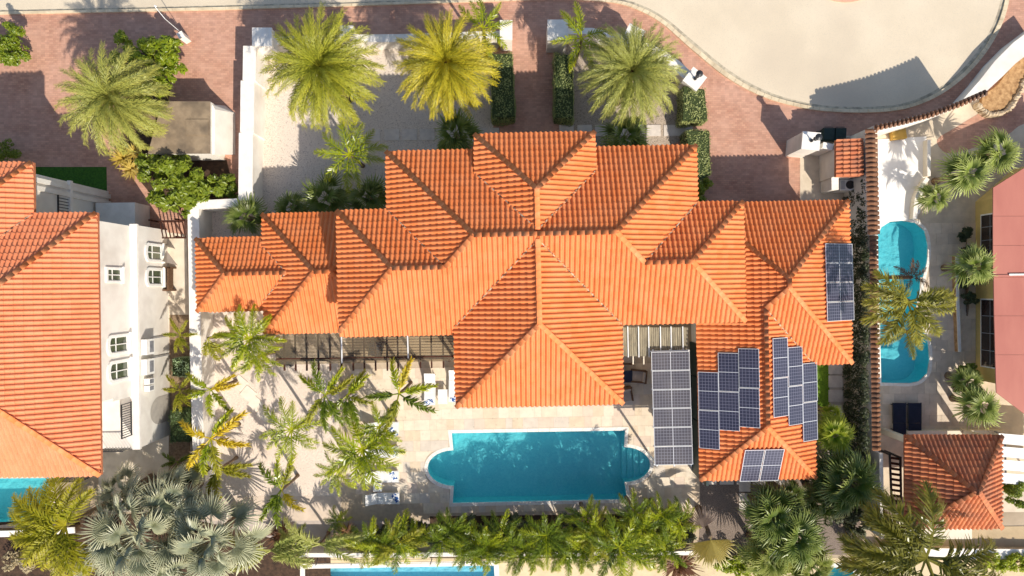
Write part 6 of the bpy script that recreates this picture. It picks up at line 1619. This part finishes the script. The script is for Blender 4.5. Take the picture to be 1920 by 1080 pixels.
for i,(x,y,r_,z_,lb) in enumerate(((828,1012,44,2.0,'low dark filler palm at the left end right of the hedge gap'),(872,1022,44,2.0,'low filler palm under the second palm right of the gap'),(915,1024,46,2.2,'low filler palm touching the white wall left of the pool middle'),(960,1026,44,2.2,'low filler palm over the fence below the pool middle'),
    (1003,1024,46,2.2,'low filler palm before the bright upright hedge palm'),(1046,1028,46,2.3,'low filler palm reaching over the white wall at the hedge middle'),(1090,1026,48,2.4,'low filler palm between the long frond palm and the white wall'),(1136,1030,48,2.4,'low filler palm below the tallest hedge palm'),(1186,1030,48,2.4,'low dark filler palm right of the tallest hedge palm'),(1228,1022,48,2.4,'low dark filler palm near the right hedge end'),
    (720,1020,44,2.0,'low filler palm under the left hedge part'),(1098,972,40,2.6,'short dark palm on the pool side of the hedge'),(1190,962,44,2.8,'dark upright palm on the pool side under the steps'),(1240,966,46,2.8,'dark palm on the pool side at the right hedge end'))):
    r7=random.Random(800+i); n_=11
    A(x,y,z_,r_,lb,areca_d,[(j*360/n_+r7.uniform(-14,14)) for j in range(n_)],group=ph,seed=150+i,dens=26,ll=.42,els=[r7.uniform(-10,50) for _ in range(n_)],mats=[r7.choice([areca_d,areca_d,areca_g]) for _ in range(n_)])
lob=[]
rr=random.Random(5)
for i in range(26): lob.append((815+i*19,1000+rr.uniform(-18,22),1.2+rr.uniform(-.3,.5),22,.9))
shrub('undergrowth',1050,1005,lob,12000,.12,ivym,'dense undergrowth darkened for the shaded depths between the hedge palms south of the pool',cat='undergrowth',seed=60)  # leaf tone kept dark to paint the shade deep inside the hedge
shrub('undergrowth',715,1010,[(680+i*16,1005+rr.uniform(-14,20),1.0,20,.7) for i in range(8)],4200,.12,ivym,'undergrowth darkened for the shade under the left part of the palm hedge',cat='undergrowth',seed=61)  # same painted shade beneath the left hedge palms
# traveller's palm fan seen from above
c=W(1333,1012,2.6); t=empty('traveller_palm',(c.x,c.y+.8,0),'pale yellow fan shaped palm with white rimmed segments by the hedge end','palm tree')
trunk(t,(c.x,c.y+.9,0),(c.x,c.y+.1,2.5),.16,.12)
put(t,fan_mesh('leaf',travl,Rr=1.9,nseg=34,span=172,pet=.15,seed=7,split=.62,droop=.1,cup=.0,fold=.1),'leaf',(c.x,c.y+.1,2.5),R(-84),R(4),1.0)
put(t,fan_mesh('leaf',M_leaf('dry_fan',lin((150,130,124)),lin((186,168,150))),Rr=1.2,nseg=20,span=150,pet=.3,seed=9),'leaf',(c.x-.2,c.y+.3,2.3),R(105),R(-8),1.0)
bromeliad(1270,1052,46,'dark reddish tuft left of the pale fan shaped palm',redleaf,110,seed=45,group='reddish spiky plants')
shrub('shrub',1400,1060,[(1360+i*22,1062,.8,22,.6) for i in range(7)],4200,.11,shrub_l,'light green low shrubs along the bottom edge right of the fan shaped palm',seed=62)
# dark palms by the solar wing and the yard behind
dg='green fan palms behind the solar wing'
FP(1562,812,2.8,50,'sunlit lime fan palm at the east eave of the solar wing',fan_lime,n=20,group=dg,seed=71,pet=.4,Rr=.7,nseg=22,span=240)
FP(1560,776,2.0,26,'small lime fan palm above the sunlit fan palm',fan_lime,n=10,group=dg,seed=79,pet=.4,Rr=.7,nseg=22,span=240)
FP(1590,900,3.2,84,'large dark fan palm right of the solar wing corner',fan_green,n=26,group=dg,seed=72,pet=.7,Rr=.8)
FP(1550,935,2.6,54,'shaded fan palm below the solar wing corner',fan_green,n=18,group=dg,seed=73,pet=.6,Rr=.7)
FP(1448,968,3.4,72,'upper left fan palm of the glossy cluster below the south hip',fan_green,n=22,group=dg,seed=74,pet=.6,Rr=.8)
FP(1492,1000,3.6,78,'glossy fan palm in the middle of the bottom cluster',fan_green,n=24,group=dg,seed=75,pet=.6,Rr=.8)
FP(1440,1040,3.0,64,'lower fan palm of the bottom cluster near the fan shaped palm',M_leaf('fan_mid',lin((98,124,48)),lin((146,160,70)),tip=lin((176,176,96))),n=20,group=dg,seed=76,pet=.6,Rr=.8)
FP(1520,1062,2.8,58,'fan palm at the bottom edge next to the small pool',MATS['fan_mid'],n=18,group=dg,seed=77,pet=.6,Rr=.8)
FP(1480,930,3.0,44,'upright dark fan palm nearest to the south hip eave',fan_green,n=14,group=dg,seed=78,pet=.5,Rr=.7)
cn='coconut palms of the right neighbour'
A(1736,1046,5.6,138,'large coconut palm spreading below the tiled gazebo',coco,[120,101,140,152,163,174,186,200,-3,-16,-30,-70,-120,128,195],group=cn,seed=81,dens=50,ll=.44,tr=.17,wid=.045,name='coconut_palm',els=[8,22,6,4,8,5,2,5,0,8,4,3,4,-12,-15])
A(1702,566,5.8,84,'coconut palm leaning over the middle of the right pool',M_leaf('olive_coconut',lin((92,98,34)),lin((140,138,46)),tip=lin((184,174,70))),[168,188,205,22,5,-15,-48,-80,-120,140],group=cn,seed=82,dens=44,ll=.48,tr=.16,name='coconut_palm',base=(1640,545,0))
A(1700,622,3.0,46,'lower palm head hanging over the right pool',MATS['olive_coconut'],[178,205,-50,-95,-15,30],group=cn,seed=83,dens=30,ll=.4,base=(1648,600,0),tr=.1)
A(1708,520,4.6,34,'dark brownish palm tuft over the upper right pool',redleaf,[140,60,20,170,100,-20,-120],group=cn,seed=84,dens=26,ll=.4,base=(1648,520,0),tr=.09)
rgp='fan palms around the right neighbour patio'
for i,(x,y,r_,z_,lb,n_) in enumerate(((1753,371,36,1.8,'small round fan palm beside the curved cream edging',15),(1812,325,54,2.8,'fan palm between the round palm and the ochre house corner',15),(1870,287,52,2.8,'fan palm nearest the right edge above the salmon roof',15),
    (1826,500,50,2.6,'fan palm against the dark windows of the ochre house',14),(1838,760,50,2.4,'fan palm at the lower corner of the salmon roof',15),(1815,712,34,1.8,'small palm in the bed left of the salmon roof end',14))):
    FP(x,y,z_,r_,lb,M_leaf('patio_fan_%s'%'abc'[i%3],lin((66,94,28)),lin((122,144,48)),tip=lin((190,196,110)),transl=.2) if i<3 else MATS['patio_fan_%s'%'abc'[i%3]],n=n_,group=rgp,seed=90+i,pet=.35,Rr=.8,nseg=16,span=150,els=(55,-22))
shrub('shrub',1818,735,[(1815,700,.8,20,.6),(1822,740,.8,22,.6),(1800,725,.7,14,.5)],2600,.1,shrub_d,'dark leafy bush between patio and salmon roof corner',seed=63)
shrub('shrub',1815,600,[(1812,440,.7,14,.5),(1814,475,.7,14,.5),(1816,530,.7,14,.5),(1818,560,.6,14,.5)],2400,.1,ivym,'dark planting along the ochre house wall',seed=64)
shrub('shrub',1902,925,[(1902,925,1.1,26,.9)],4200,.07,shrub_d,'round clipped bush at the right edge below the louvre boards',seed=65)
shrub('shrub',1870,1050,[(1850+i*20,1055,.6,20,.5) for i in range(5)],3000,.1,shrub_l,'low bright green planting at the bottom right corner',seed=66)
# ivy climbing the west face of the coped wall
lb=[]
r5=random.Random(9)
for y in range(330,900,12):
    zc_=2.5; wx_=W(1640,y,zc_).x-.22
    dens_=1 if y>430 else .45
    for zz in (.3,1.0,1.7,2.2):
        if r5.random()<dens_: lb.append((wx_-.12-r5.uniform(0,.12),W(0,y,1.2).y+r5.uniform(-.2,.2),zz,.22,.34,.38))
vs,fs,tv=foliage(lb,16000,.075,ivym,seed=67,shell=.6)
me=mesh_tv('ivy',vs,fs,tv,ivym); o=bpy.data.objects.new('ivy',me); COL.objects.link(o); o['kind']='stuff'; o['label']='dark ivy climbing along the tile coped wall'
vs,fs,tv=foliage([(W(1592+i*6,342+i*6,1).x,W(0,345+i*12,1).y,.5,.3,.5,.4) for i in range(4)],900,.07,varl,seed=68)
shrub('undergrowth',1600,940,[(1600,950,.8,34,.6),(1560,965,.8,30,.6),(1618,880,.9,22,.7),(1625,925,.9,22,.7),(1630,985,.8,24,.6),(1540,900,.7,24,.5),(1600,1000,.6,26,.5)],6500,.1,ivym,'dark undergrowth beneath the large fan palm right of the solar wing',cat='undergrowth',seed=69)
shrub('undergrowth',60,1040,[(20+i*28,1045+rr.uniform(-15,15),.4,22,.35) for i in range(6)],2200,.09,M_leaf('dry_leaf',lin((160,140,100)),lin((190,176,140)),transl=.1),'dry low growth below the left pool wall',cat='undergrowth',seed=70)
# pad palm shadow comes from a young palm beside the pool edging
